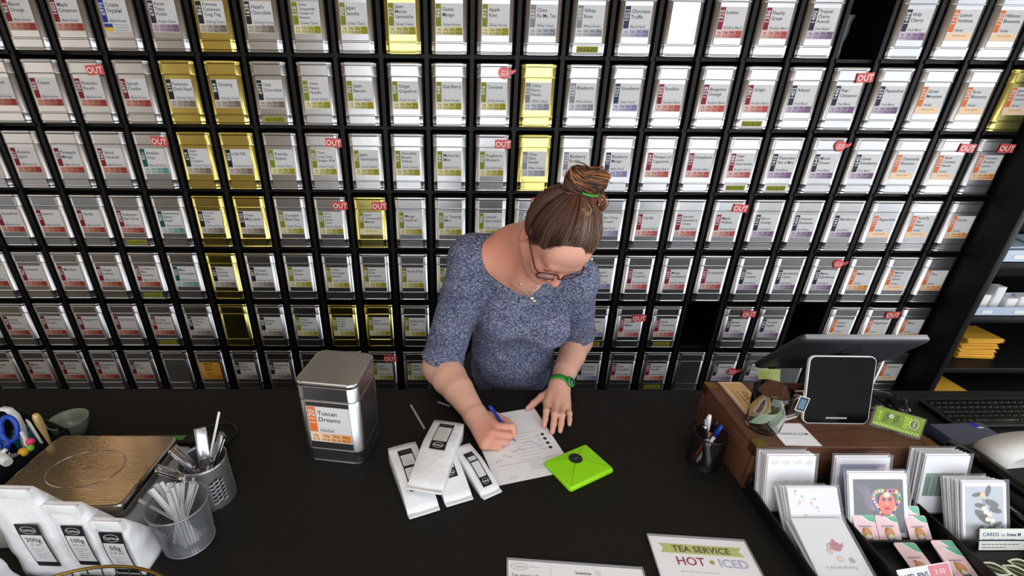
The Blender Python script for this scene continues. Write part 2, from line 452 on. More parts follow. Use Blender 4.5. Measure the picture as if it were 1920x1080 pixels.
def pot_mesh():
    b = MB(); b.M = frame((0,0,0), (1,0,0), (0,0,1))
    pts = [(-0.030+0.0,0.012),(-0.022,0.020),(-0.004,0.022),(0.012,0.018),(0.020,0.008),(0.034,0.010),(0.040,0.016),(0.044,0.006),(0.034,-0.004),(0.020,-0.008),(0.014,-0.018),(0.0,-0.026),(-0.014,-0.024),(-0.026,-0.014),(-0.033,0.0)]
    n = len(pts)
    b.add([(x,y,0) for x,y in pts]+[(x,y,-0.003) for x,y in pts], [tuple(range(n)), tuple(reversed(range(n, 2*n)))]+[(i, i+n, (i+1) % n+n, (i+1) % n) for i in range(n)], 0, L(214,84,88))
    b.text('almost', -0.004, 0.002, 0.013, 0.0004, L(250,225,222), False, 'c'); b.text('OUT', -0.004, -0.013, 0.017, 0.0004, L(250,225,222), True, 'c')
    return b.build('almost_out_tag', M_GLOSSPRINT, data_only=True)
ME_HAUS, ME_OUT, ME_POT = haus_mesh(), out_mesh(), pot_mesh()
TINS = {
0: '''-1||_|n
0|963|Blood/Orange|R
1|1002|Maple/Cinnamon|R
2|6975|Слава/Україні|U
3|6978|Kenya/Tippy/Purple|P
4|862|Formosa/Cinnamon/Tung Ting|o|g
5|1638|Hazel's/Chocolate|O
6|510|China/Gunpowder/Temple of/Heaven|G
7|700|Japan/Sencha|G
8|727|Japan/Matcha/Genmaicha|G|g
9|965|Guava/Mango|g
10|973|Apple/Kiwi|g
11|531|China/Pai Mu Tan|W
12|1039|White/Rose|w|h
13|1021|Chocolate/Truffle|D
14||_|n
15|1325|Lemon|B
16|1386|Peachy/Green|B
17|1400|Tropical/Cherry/Acerola|F
19|1498|Wild/Cherry|F
20|1126|Lemon/Verbena|S
21|1235|Hibiscus/Blossoms|S
22||_|n''',
1: '''-1|981|Almond|R
0|983|Cream|R
1|1003|Pistachio/Pu-erh|R|o
2|6977|Spiced/Cookie|R
3|618|Formosa/Dark Pearl|o|g
4|864|Ginseng|o|g
5|6971|Chili/Chocolate|O|h
6|512|China/Palace/Needle|G
7|701|Japan/Bancha|G
8|909|Ginger/Grapefruit|g
9|948|Goji Berry|g
10|974|Coconut|g|t
11|532|China/Fancy/Peony|W|g
12|1620|Blueberry|w
13|1022|Strawberry|d
14|1302|Rooibos|B
15|1328|Bergamot/Orange|B
16|1387|Ginger|B|h
17|1402|Advent|F
18|1440|Pear/Cinnamon|F|o
19|1637|Passionfruit|F
20|1237|Greek/Mountain|S
21|1243|Rose/Blossoms|S
22|1128|Japan/Good/Leaves|S|go''',
2: '''-2||_|n
-1|957|Autumn/Spice|R
0|958|Pineapple/Mango|R
1|1629|Salted/Caramel|R
2|901|Arabian/Days|T|o
3|619|Nepal/Finest/Jun/Chiyabari|o|g
4|866|Lola Hill|o|g
5|301|Rwanda/Rukeri|G
6|520|China/Lung Ching/Dragon Well|G|o
7|702|Japan/Genmaicha|G
8|914|Chocolate/Banana/Walnut|g
9|949|Moroccan/Mint|g
10|982|Raspberry/Rhubarb|g|o
11|533|China/Silver/Needle|W|g
12|1622|Blueberry/Buckle|w
13|1023|Blueberry/Mango|D
14|1304|Flowers of/Capetown|B
15|1330|Honeybush|B
16|1388|Ginger/Lemon/Green Rooibos|B|h
17|1410|Watermelon/Hint of Mint|F|h
18|1642|Mochi/Flower|F|t
19|1640|Guava/Strawberry|F
20|1152|Chamomile/Blossoms|S
21|1215|Anise/Caraway/Fennel|S|o
22|1220|Caucasus/Rosebay/Leaves|H|o''',
3: '''-3||_|n
-2|994|Grapefruit|R
-1|959|Lemon|R
0|908|Vanilla|R
1|6989|Robinson/Earl Grey|R|h
2|903|Sweetwater/Baked/Apple|T
3|620|Formosa/Fancy/Superior/Silky|o|g
4|2103|China/Milky Jade|o|g
5|302|Georgian/Black Sea|G
6|525|China/Royal/Jasmine/Curly|G|o
7|706|Japan/Ceremonial/Matcha|G|gos
8|924|Mango/Starfruit|g
9|950|Le Touareg/Mint|g
10|984|Caramel/Nut Cookie|g
11|1623|White/Peach|w|p
13|1024|Earl Grey/Cream|D
14|1307|Vanilla|B
15|1335|Smooth/Strawberry/Cream|B
16|1390|Maple/Walnut|B|o
17|1416|Blood/Orange|F
18|1444|Summer/Romance|F
19|1641|Blackberry|F
20|1157|Peppermint|S
21|1216|Butterfly/Pea/Flower|S
22|1227|Karina|H''',
4: '''-3|966|Mocha|R
-2|967|Caramel|R
-1|977|Marzipan|R
0|988|Ginger/Lemon|R
1|6990|Strawberry/Mint/Lavender|R|h
2|905|Mint/Chocolate|T
3|651|New/Zealand/Zealong|o|g
4|867|Orange/Blossom|o
5|502|Assam/Green|G
6|527|China/Wooyuan/Jasmine|G
7|708|Japan/Kuki/Houjicha|G
8|933|Royal Grey|g
9|951|Spring/Mint|g
13|1026|Cream/Caramel|D
14|1312|Cream/Caramel|B
15|1345|Mango/Strawberry|B
16|1393|Dreamsicle|B
17|1420|Piña/Colada|F
18|1453|Strawberry/Citrus|F
19|1643|Melon/Elderflower|F|t
20|1165|Malin|H
21|1217|Mulled/Wine/Spices|S
22|1228|Pina|H''',
5: '''-4||_|n
-3|968|Spring/Cherry|R
-2|969|Strawberry/Cream|R
-1|989|Peppermint|R
0|990|Christmas|R
1|6991|Cream/Earl Grey|R|h
2|6972|Hazelnut/Oolong/Chai|O
3||_|ng
4|868|Lemon/Basil|o
5|503|Nepal/Himalaya/Flow|G
6|528|Jasmine/Phoenix/Dragon/Pearls|G|g
7|709|Japan/Kabusecha|G|g
8|934|Raspberries &/Cream|g
13|1027|Caramel/Nut|D|h
14|1320|Honey/Magic|B|O
15|1375|Dark/Chocolate|B|h
17|1422|Bitter/Lemon|F|o
18|1455|Turkish/Apple|F
20|1175|Sweet/Apple|S
21|1218|Gingerbread|S|o
22|1229|Mate|H''',
6: '''-4|971|Orange/Spice|R
-3|972|Maple/Creme|R
-2|978|Cherry/Vanilla|R
-1|991|Strawberry/Punch|R
0|992|Earl/Fruits|R
1||_|n
2|6992|Masala/Chai/Spice|Y
3|869|Nepal/Masala/Highland|o
4|870|Raspberry/Plum|o
7|710|Japan/Gyokuro|G|o
8|935|China/Lemon|g
13|1028|Pineapple/Coconut|D
14|1327|Dear/Grandma|B
15|1376|Caramel/Vanilla|B|H
16||_|n
17|1425|Amarena|F|T
18|1456|Sunny/Plum|F
22|1230|Sunshine|S''',
}
ROWWORD = ['top', 'second', 'third', 'fourth', 'fifth', 'sixth', 'bottom']
HIDDEN = {3: [12], 4: [10, 11, 12], 5: [9, 10, 11, 12], 6: [5, 6, 9, 10, 11, 12, 19, 20, 21]}
def make_tin(loc, metal, lab, printer, group='tea tins on the shelf wall', rot=(0,0,0)):
    t = thing('tea_tin', lab, 'tin', loc, rot, group)
    link('body', ME_BODY[metal], t); link('lid', ME_LID[metal], t)
    if printer:
        b = MB(); b.M = frame((-0.056, -0.0796, 0.070), (1,0,0), (0,0,1)); printer(b)
        o = b.build('paper_label', M_PRINT, t)
    return t
for r, txt in TINS.items():
    rowcols = [int(l.split('|')[0]) for l in txt.split('\n')]
    for line in txt.split('\n'):
        p = line.split('|'); c = int(p[0]); num, name, cat = p[1], p[2], p[3]; fl = p[4] if len(p) > 4 else ''
        blank = name == '_'
        if blank: fl = cat+fl
        metal = 'g' if 'g' in fl else 's'
        loc = (colx(c)+random.uniform(-0.002, 0.002), 0.0795+random.uniform(-0.003, 0.004), ROWZ[r])
        mw = 'gold' if metal == 'g' else 'silver'
        extra = ''
        if 'o' in fl or 'O' in fl: extra = ', red OUT tag'
        elif 't' in fl or 'T' in fl: extra = ', red teapot tag'
        elif 'h' in fl or 'H' in fl: extra = ', green strip'
        if blank:
            where = 'at left photo edge' if c < 0 else ('at the far right end' if c == 22 else ('third from the left' if c == 1 else 'right of the woman' if r == 6 else 'among labelled ones'))
            lab = '%s tea tin without a label, %s row, %s' % (mw, ROWWORD[r], where)
        else:
            lab = '%s %s tin%s, %s label bar %s, %s row' % (mw, name.replace('/', ' '), extra, CATS[cat][4], num, ROWWORD[r])
        pr = None if blank else (lambda b, num=num, name=name, cat=cat, fl=fl: label_print(b, num, name.split('/'), cat, 's' in fl))
        t = make_tin(loc, metal, lab, pr, rot=(0, 0, random.uniform(-0.012, 0.012)))
        if 'h' in fl or 'H' in fl: link('house_blend_strip', ME_HAUS, t)
        if 'o' in fl: link('out_tag', ME_OUT, t, (0.048 if c % 3 else 0.054, -0.0855, 0.213), (0, random.uniform(-0.06, 0.06), 0))
        if 'O' in fl: link('out_tag', ME_OUT, t, (0.042, -0.0855, 0.186), (0, -0.03, 0))
        if 'p' in fl: link('out_tag', ME_OUT, t, (0.036, -0.0855, 0.236), (0, 0.08, 0))
        if 't' in fl: link('almost_out_tag', ME_POT, t, (0.048, -0.0855, 0.218))
        if 'T' in fl: link('almost_out_tag', ME_POT, t, (0.056, -0.0855, 0.135))
    for c in HIDDEN.get(r, []):
        if c in rowcols: continue
        where = 'behind the woman' if 9 <= c <= 12 else ('behind the counter tin' if c < 9 else 'behind the checkout display')
        make_tin((colx(c), 0.0795, ROWZ[r]), 's', 'silver tea tin hidden on the %s shelf row %s' % (ROWWORD[r], where), None, 'hidden tea tins %s, %s row' % (where, ROWWORD[r]))
# crumpled clear sleeve stuck in the empty slot of the top row
b = MB(); pts = []
for i in range(9):
    z = 0.165*i/8; w = 0.010+0.018*(i/8)**1.5
    pts.append([(-w+0.004*math.sin(i*2.1), 0.002*math.sin(i*1.3), z), (0.0, -0.006+0.003*math.cos(i*1.9), z), (w+0.003*math.sin(i*1.7), 0.002, z), (0.0, 0.007, z)])
b.loft(pts, smooth=True)
tag(b.build('plastic_sleeve', M_FILM, None, (colx(18)-0.055, 0.06, ROWZ[0]+0.001)), 'crumpled clear plastic sleeve standing at the left of the empty top row slot', 'sleeve')

# ------------------------------------------------------------------ shelving beyond the end panel
def side_shelf():
    t = thing('side_shelf', 'black open shelf unit to the right of the tin wall', 'shelf', (3.2, 0.205, 0))
    for z in (0.05, 0.30, 0.492, 0.80, 1.095, 1.40, 1.75):
        b = MB(); b.box((0, 0, 0), (1.46, 0.62, 0.03), bev=0.004); b.build('shelf_board', M_BLACKWOOD, t, (0, 0, z-0.015))
    b = MB(); b.box((0,0,0), (1.46, 0.02, 2.4)); b.build('back_panel', M_BLACKWOOD, t, (0, 0.31, 1.2))
    for y in (-0.29, 0.29):
        b = MB(); b.box((0,0,0), (0.03, 0.03, 2.4), bev=0.003); b.build('corner_post', M_BLACKWOOD, t, (0.745, y, 1.2))
side_shelf()
def tray(name, loc, sx, sy, h, lab):
    b = MB(); t = 0.004
    b.box((0,0,t/2), (sx, sy, t)); b.box((0,-sy/2+t/2,h/2), (sx, t, h)); b.box((0,sy/2-t/2,h/2), (sx, t, h))
    b.box((-sx/2+t/2,0,h/2), (t, sy, h)); b.box((sx/2-t/2,0,h/2), (t, sy, h))
    th = thing(name, lab, 'tray', loc); b.build('tray_body', M_TRAY, th)
    for k in range(4):
        q = MB(); q.box((0,0,0), (0.055, 0.002, 0.018)); q.build('name_sticker', M_WHITE, th, (-sx/2+0.10+k*0.17, -sy/2-0.001, h*0.45))
    return th
tray('plastic_tray', (2.915, 0.02, 0.80), 0.82, 0.20, 0.050, 'pale blue plastic tray of small items on the middle side shelf')
tray('plastic_tray', (2.925, 0.02, 1.095), 0.82, 0.20, 0.062, 'pale blue plastic tray on the upper side shelf')
for i, (x, y, h, w) in enumerate(((2.630, 0.0, 0.090, 0.048), (2.690, 0.0, 0.135, 0.050), (2.765, -0.01, 0.075, 0.06), (2.85, 0.0, 0.082, 0.07))):
    b = MB(); b.box((0,0,h/2), (w, 0.05, h), bev=0.004); b.box((0,-0.026,h*0.55), (w*0.8, 0.002, h*0.4))
    tag(b.build('small_box', M_WHITE, None, (x, y, 0.8045)), ('short white small box leftmost in the tray on the middle side shelf', 'tallest white small box in the tray on the middle side shelf', 'low white box right of the tallest one in the shelf tray', 'white small box furthest right in the middle shelf tray')[i], 'box', 'small boxes in the shelf tray')
for i, (x, z, a) in enumerate(((2.66, 1.166, 0.10), (2.84, 1.178, -0.08))):
    b = MB(); b.box((0,0,0), (0.24, 0.15, 0.008), bev=0.003)
    tag(b.build('plastic_pouch', M_TRAY, None, (x, 0.03, z), (0.06, 0, a)), ('pale plastic pouch lying left across the upper shelf tray', 'pale plastic pouch lying right across the upper shelf tray')[i], 'pouch')
b = MB(); rr = random.Random(3)
for k in range(26):
    p0 = Vector((rr.uniform(-.05,.05), rr.uniform(-.03,.03), rr.uniform(0,.02)))
    b.tube([p0, p0+Vector((rr.uniform(-.03,.03), rr.uniform(-.03,.02), .03)), p0+Vector((rr.uniform(-.05,.05), rr.uniform(-.03,.03), rr.uniform(.03,.07)))], 0.0022, 5)
tag(b.build('ribbon_bow', M_BLACKGL, None, (2.69, 0.175, 0.8025)), 'shiny black ribbon bow behind the small boxes on the side shelf', 'bow')
ORD = ['lowest', 'second lowest', 'third from the bottom', 'fourth from the bottom', 'fifth from the bottom', 'fifth from the top', 'fourth from the top', 'third from the top', 'second from the top', 'topmost']
for k in range(10):
    b = MB(); b.box((0,0,0), (0.205, 0.17, 0.0122), bev=0.004); b.box((0,-0.087,0.0), (0.203, 0.008, 0.003))
    tag(b.build('padded_envelope', M_YELLOW, None, (2.770+rr.uniform(-.010,.010), 0.085+rr.uniform(-.008,.008), 0.4990+k*0.0130), (0,0,rr.uniform(-.06,.06))), '%s yellow padded envelope in the stack on the side shelf' % ORD[k], 'envelope', 'stack of yellow padded envelopes')
b = MB(); b.box((0,0,0), (0.25, 0.36, 0.02), bev=0.006)
tag(b.build('padded_envelope', M_YELLOW, None, (2.63, 0.09, 0.3105)), 'single yellow padded envelope lying on the lowest side shelf', 'envelope')

# ------------------------------------------------------------------ counter
def counter():
    t = thing('sales_counter', 'long matte black sales counter across the foreground', 'counter', (0, -1.45, 0))
    b = MB(); b.box((0,0,0), (4.6, 0.95, 0.04), bev=0.004); b.build('worktop', M_COUNTER, t, (0, -0.0025, 0.93))
    b = MB(); b.box((0,0,0), (4.5, 0.03, 0.91)); b.build('front_panel', M_BLACKWOOD, t, (0, -0.44, 0.455))
    b = MB(); b.box((0,0,0), (4.5, 0.03, 0.91)); b.build('rear_panel', M_BLACKWOOD, t, (0, 0.30, 0.455))
    for x in (-2.24, 2.24):
        b = MB(); b.box((0,0,0), (0.03, 0.72, 0.91)); b.build('side_panel', M_BLACKWOOD, t, (x, -0.07, 0.455))
counter()
# ------------------------------------------------------------------ things on the counter
CT = 0.95
BLK = L(28,28,30); PAPER = L(240,240,244); GREYT = L(120,120,126)
def logo(b, cx, cy, rx, ry, z, fg, bg=None, txt='TeaHaus'):
    if bg is not None: b.ellipse(cx, cy, rx, ry, z, bg)
    b.ring(cx, cy, rx*0.94, ry*0.92, rx*0.07, z+0.0002, fg)
    h = ry*0.85; w = text_width(txt, h); sx = min(1.0, rx*1.55/w)
    b.text(txt, cx, cy-h*0.36, h, z+0.0002, fg, True, 'c', 0, sx)
def squiggles(b, x0, y0, x1, n, dy, z, col, seed=0, w=0.0011):
    r = random.Random(seed)
    for k in range(n):
        y = y0-k*dy; e = x0+(x1-x0)*r.uniform(0.55, 1)
        x = x0
        while x < e-0.003:
            l = r.uniform(0.004, 0.011); b.rect(x, y, min(x+l, e), y+w, z, col); x += l+0.002
# big counter tin
lab = 'large silver tea tin with an orange Tuscan Dreams label standing on the counter'
make_tin((-0.4615, -1.2427, CT), 's', lab, lambda b: label_print(b, '1120', ['Tuscan', 'Dreams'], 'H'), None, (0, 0, -0.1475))

# ---- scale
def scale():
    t = thing('weighing_scale', 'square steel-topped weighing scale behind the three standing white bags', 'scale', (-1.010, -1.444, CT))
    b = MB(); b.loft([[(x, y, z) for x, y in rrect(hx, hy, 0.02, 3)] for z, hx, hy in ((0, 0.166, 0.136), (0.006, 0.170, 0.140), (0.045, 0.166, 0.136), (0.058, 0.150, 0.120))]); b.build('base', M_GREYPL, t)
    b = MB(); b.loft([[(x, y, z) for x, y in rrect(hx, hy, 0.016, 4)] for z, hx, hy in ((0.066, 0.149, 0.114), (0.092, 0.151, 0.116), (0.099, 0.149, 0.114), (0.1005, 0.145, 0.110))]); b.build('steel_platform', M_STEEL, t)
    b = MB(); b.tube([(0.083*math.cos(a), 0.060*math.sin(a)-0.002, 0.1003) for a in [2*PI*k/40 for k in range(40)]], 0.0016, 6, closed=True); b.build('embossed_ring', M_STEEL, t)
    d = MB(); d.loft([[(x+0.04, y+0.158, z) for x, y in rrect(hx, hy, 0.012, 3)] for z, hx, hy in ((0, 0.19, 0.022), (0.046, 0.185, 0.020), (0.055, 0.175, 0.014))]); o = d.build('control_panel', M_BLACKGL, t)
    for k, c in enumerate(((170,40,40), (170,40,40), (150,40,44), (60,120,50))):
        q = MB(); q.M = frame((-0.08+k*0.065, 0.158, 0.0552), (1,0,0), (0,1,0)); q.rect(-0.018, -0.009, 0.018, 0.009, 0.0006, L(*c)); q.build('key', M_GLOSSPRINT, o)
    for x in (-0.13, 0.13):
        for y in (-0.1, 0.1): pass
scale()

# ---- standing bags 50 / 100 / 200 g and the pale bag beside them
def standing_bag(w, d, h, loc, rot, lab, big, small, lx, lz, lw, lh, tilt=0.0):
    t = thing('paper_bag', lab, 'bag', loc, rot, 'white tea bags standing in front of the scale')
    b = MB(); loops = []; n = 14; r = random.Random(int(h*1000))
    for i in range(n+1):
        f = i/n; z = h*f
        dd = d*(1-max(0, (f-0.15)/0.85)**1.1)*0.5+0.003
        ww = w*0.5*(1-0.03*f)
        off = -d*0.5+dd + tilt*f*f
        wob = 0.0015*math.sin(i*1.7)
        pts = []
        m = 10
        for k in range(m+1):
            u = -1+2*k/m; pts.append((ww*u, off-dd-0.004*math.sin(PI*f)*(1-u*u)*1.6+wob*u+0.0012*math.sin(9*f+5*u)*math.sin(PI*f), z))
        pts.append((ww*(1-0.25*math.sin(PI*min(1, f*1.2))*(1-f))+0.003*math.sin(f*17), off, z-0.0))
        for k in range(m+1):
            u = 1-2*k/m; pts.append((ww*u, off+dd+0.003*math.sin(PI*f)*(1-u*u), z))
        pts.append((-ww*(1-0.25*math.sin(PI*min(1, f*1.2))*(1-f)), off, z))
        loops.append(pts)
    b.loft(loops); b.build('bag_body', M_FOIL, t)
    yt = -d*0.5+0.003+tilt
    b = MB(); b.box((0, yt-0.005, h-0.011), (w*0.985, 0.005, 0.022), bev=0.002); b.box((w*0.485, yt-0.006, h-0.011), (0.004, 0.009, 0.022)); b.box((-w*0.485, yt-0.006, h-0.011), (0.004, 0.009, 0.022)); b.build('folded_top', M_FOIL, t)
    b = MB(); m = 8
    def yf(z):
        f = z/h; dd = d*(1-max(0, (f-0.15)/0.85)**1.1)*0.5+0.003; off = -d*0.5+dd+tilt*f*f
        return off-dd-0.0065*math.sin(PI*f)-0.0022
    def strip(x0, z0, x1, z1, col, e):
        k0 = 6
        for k in range(k0):
            a = z0+(z1-z0)*k/k0; c = z0+(z1-z0)*(k+1)/k0
            b.add([(x0, yf(a)-e, a), (x1, yf(a)-e, a), (x1, yf(c)-e, c), (x0, yf(c)-e, c)], [(0,1,2,3)], 0, col)
    strip(lx, lz, lx+lw, lz+lh, BLK, 0); strip(lx+0.0022, lz+lh*0.12, lx+lw-0.0022, lz+lh*0.77, L(205,205,208), 0.0003)
    def pl(z, e=0.0006): return frame((lx, yf(z)-e, z), (1,0,0), (0, yf(z+0.004)-yf(z-0.004), 0.008))
    b.M = pl(lz+lh*0.885); logo(b, lw/2, 0, lw*0.36, lh*0.085, 0, L(190,190,190))
    b.M = pl(lz+lh*0.62); b.text(big, lw/2, 0, lw*0.34, 0, BLK, False, 'c', 0, 1.0)
    b.M = pl(lz+lh*0.53); b.text(small, lw/2, 0, lw*0.19, 0, GREYT, False, 'c')
    for k in range(5):
        b.M = pl(lz+lh*(0.44-0.055*k)); squiggles(b, lw*(0.2 if k == 0 else 0.3), 0, lw*0.85, 1, 0.01, 0, GREYT, k)
    b.build('black_framed_label', M_PRINT, t)
standing_bag(0.060, 0.072, 0.157, (-0.812, -1.606, CT), (0, 0, -0.05), 'smallest standing white bag, black label reading 50g, before the scale', '50g', '(1.8 oz)', -0.022, 0.010, 0.046, 0.120)
standing_bag(0.070, 0.080, 0.202, (-0.880, -1.604, CT), (0, 0, -0.04), 'middle standing white bag, black label reading 100g, before the scale', '100g', '(3.5 oz)', -0.016, 0.040, 0.042, 0.112)
standing_bag(0.108, 0.088, 0.245, (-0.969, -1.602, CT), (0, 0, -0.04), 'tallest standing white bag, black label reading 200g, left of the others', '200g', '(7 oz)', -0.008, 0.040, 0.046, 0.120)
b = MB(); loops = []
for i in range(13):
    f = i/12; z = 0.17*f; w = 0.055*(1-0.25*f); d = 0.036*(1-0.8*f)+0.003
    loops.append([(x, y, z) for x, y in rrect(w+0.003*math.sin(i*1.4), d, min(w, d)*0.5, 3)])
b.loft(loops); t = thing('paper_bag', 'greenish white bag lying closest to the lower left photo corner', 'bag', (-1.055, -1.70, CT), (0, 0, 0.12))
b.build('bag_body', M_FOIL, t); b = MB(); b.box((0,0,0.172), (0.085, 0.008, 0.014), bev=0.002); b.build('folded_top', M_FOIL, t)

# ---- wire basket at the lower edge
def basket():
    t = thing('wire_basket', 'oval brass-rimmed wire basket at the bottom edge of the photo', 'basket', (-0.780, -1.797, CT))
    rx, ry, H = 0.16, 0.10, 0.10; A = [2*PI*k/56 for k in range(56)]
    b = MB(); b.tube([(rx*math.cos(a), ry*math.sin(a), H) for a in A], 0.0030, 8, closed=True); b.build('rim', M_BRASS, t)
    w = MB()
    for k in range(40):
        a = 2*PI*k/40; u, v = math.cos(a), math.sin(a)
        w.tube([(rx*u, ry*v, H), (rx*0.92*u, ry*0.92*v, 0.05), (rx*0.78*u, ry*0.78*v, 0.0025)], 0.0013, 5)
    for s, z in ((0.94, 0.055), (0.86, 0.028), (0.78, 0.0025), (0.5, 0.0025)):
        w.tube([(rx*s*math.cos(a), ry*s*math.sin(a), z) for a in A], 0.0014, 5, closed=True)
    o = w.build('wire_cage', M_BLACKPL, t); o['kind'] = 'stuff'
basket()

# ---- mesh cup with tin ties
def strip_mesh(l, w, bend, seed):
    b = MB(); r = random.Random(seed); n = 6; loops = []
    for i in range(n+1):
        f = i/n; y = bend*f*f
        loops.append([(-w/2, y-0.0008, l*f), (w/2, y-0.0008, l*f), (w/2, y+0.0008, l*f), (-w/2, y+0.0008, l*f)])
    b.loft(loops, smooth=False); return b
def mesh_cup():
    cx, cy = -0.737, -1.558
    t = thing('mesh_pen_cup', 'silver wire mesh cup full of flat metal ties beside the scale', 'cup', (cx, cy, CT))
    H = 0.112; r0, r1 = 0.050, 0.0590; w = MB(); n = 56
    for k in range(n):
        a = 2*PI*k/n
        w.tube([(r0*math.cos(a), r0*math.sin(a), 0.003), (r1*math.cos(a), r1*math.sin(a), H)], 0.00055, 4, caps=False)
    for k in range(34):
        z = 0.004+k*(H-0.006)/33; r = r0+(r1-r0)*z/H
        w.tube([(r*math.cos(a), r*math.sin(a), z) for a in [2*PI*j/40 for j in range(40)]], 0.00055, 4, closed=True)
    o = w.build('mesh_wall', M_MESH, t); o['kind'] = 'stuff'
    b = MB()
    b.tube([(r1*math.cos(a), r1*math.sin(a), H) for a in [2*PI*j/40 for j in range(40)]], 0.0022, 8, closed=True)
    b.build('rim', M_MESH, t)
    b = MB(); b.tube([(r0*math.cos(a), r0*math.sin(a), 0.0022) for a in [2*PI*j/40 for j in range(40)]], 0.0022, 8, closed=True); b.build('foot_ring', M_MESH, t)
    b = MB(); b.lathe([(0.0, 0.001), (r0, 0.001), (r0, 0.002), (0.0, 0.002)], 40); b.build('base', M_MESH, t)
    rr = random.Random(5)
    me = [strip_mesh(0.150, 0.0075, bd, i).build('metal_tie', M_TIE, data_only=True) for i, bd in enumerate((0.004, -0.003, 0.0))]
    k = 0
    for az, lean, cnt in ((2.9, 0.62, 10), (1.9, 0.16, 10), (0.75, 0.36, 10)):
        for i in range(cnt):
            a = az+rr.uniform(-0.35, 0.35); ln = lean+rr.uniform(-0.10, 0.12)
            rb = 0.030; top = Vector((math.cos(a)*math.sin(ln), math.sin(a)*math.sin(ln), math.cos(ln)))
            base = Vector((cx-rb*math.cos(a)*0.8+rr.uniform(-.006,.006), cy-rb*math.sin(a)*0.8+rr.uniform(-.006,.006), CT+0.004+rr.uniform(0,0.008)))
            o = link('metal_tie', me[k % 3], None, base)
            o.rotation_euler = top.to_track_quat('Z', 'Y').to_euler(); 
            o.rotation_euler.rotate_axis('Z', rr.uniform(-0.5, 0.5))
            tag(o, 'flat silver metal tie %s the mesh cup' % ('leaning left in', 'upright in the middle of', 'leaning right in')[int(k >= 10)+int(k >= 20)], 'tie', 'metal ties %s of the mesh cup' % ('leaning left', 'in the middle', 'at the right')[int(k >= 10)+int(k >= 20)])
            k += 1
mesh_cup()
def steel_cup():
    cx, cy = -0.742, -1.437
    t = thing('perforated_steel_cup', 'brushed steel cup with rows of holes behind the mesh cup', 'cup', (cx, cy, CT))
    R, H = 0.052, 0.122; n = 60; m = 22; hole = set()
    for c in range(0, n, 12):
        for s in (0, 2, 4):
            for q in range(6): hole.add(((c+s+3) % n, 4+q*2+(1 if s == 2 else 0)))
    b = MB(); vs = []
    for j in range(m+1):
        for k in range(n):
            a = 2*PI*k/n; vs.append((R*math.cos(a), R*math.sin(a), H*j/m))
    fs = [(j*n+k, j*n+(k+1) % n, (j+1)*n+(k+1) % n, (j+1)*n+k) for j in range(m) for k in range(n) if (k, j) not in hole]
    b.add(vs, fs, 0, None, True)
    o = b.build('perforated_wall', M_SATIN, t); sm = o.modifiers.new('thickness', 'SOLIDIFY'); sm.thickness = 0.0012
    b = MB(); b.tube([(R*math.cos(a), R*math.sin(a), H) for a in [2*PI*j/40 for j in range(40)]], 0.0016, 8, closed=True); b.build('rim', M_CHROME, t)
    b = MB(); b.lathe([(0.0, 0.001), (R, 0.001), (R, 0.0025), (0.0, 0.0025)], 40); b.build('base', M_SATIN, t)
    # clips and scoops in the cup
    def clip(a, ln, l, w, lab):
        b = MB(); b.box((0, 0, l*0.5), (w, 0.004, l), bev=0.0015); b.box((0, 0.006, l*0.75), (w, 0.004, l*0.5), bev=0.0015)
        b.tube([(-w/2, 0.003, l*0.98), (w/2, 0.003, l*0.98)], 0.005, 8); b.tube([(-w*0.3, 0.009, l*0.6), (w*0.3, 0.009, l*0.6)], 0.0035, 6)
        top = Vector((math.cos(a)*math.sin(ln), math.sin(a)*math.sin(ln), math.cos(ln)))
        o = b.build('bag_clip', M_CHROME, None, (cx-0.025*math.cos(a), cy-0.025*math.sin(a), CT+0.008)); o.rotation_euler = top.to_track_quat('Z', 'Y').to_euler()
        tag(o, lab, 'clip', 'steel clips in the perforated cup')
    clip(3.55, 0.80, 0.165, 0.026, 'polished steel clip leaning furthest left out of the perforated cup')
    clip(3.0, 0.62, 0.165, 0.024, 'polished steel clip leaning towards the scale from the perforated cup')
    clip(1.9, 0.46, 0.180, 0.026, 'polished steel clip standing at the back of the perforated cup')
    clip(0.75, 0.50, 0.175, 0.024, 'polished steel clip leaning right over the rim of the perforated cup')
    b = MB(); b.tube([(0,0,0), (0.003,0,0.06), (0.0,0,0.125)], [0.006, 0.007, 0.0065], 10)
    o = b.build('steel_scoop_handle', M_CHROME, None, (cx-0.004, cy-0.012, CT+0.006), (0.35, -0.18, 0)); tag(o, 'thick round steel handle standing inside the perforated cup', 'handle')
    b = strip_mesh(0.225, 0.006, 0.004, 1)
    o = b.build('flat_stick', M_WHITEPL, None, (cx-0.018, cy-0.030, CT+0.006)); o.rotation_euler = Vector((0.20, 0.46, 0.86)).to_track_quat('Z', 'Y').to_euler(); tag(o, 'long white flat stick rising highest from the perforated cup', 'stick')
steel_cup()
b = MB(); b.tube([(-0.835+0.050*math.cos(a), -1.212+0.050*math.sin(a)*(1 if a < PI else 1), 0.954+0.0012*a) for a in [-0.6+6.6*k/30 for k in range(31)]]+[(-0.80, -1.33, 0.955), (-0.79, -1.365, 0.954)], 0.0032, 8)
tag(b.build('power_cable', M_BLACKPL), 'thin black cable coiled on the counter behind the perforated cup', 'cable')

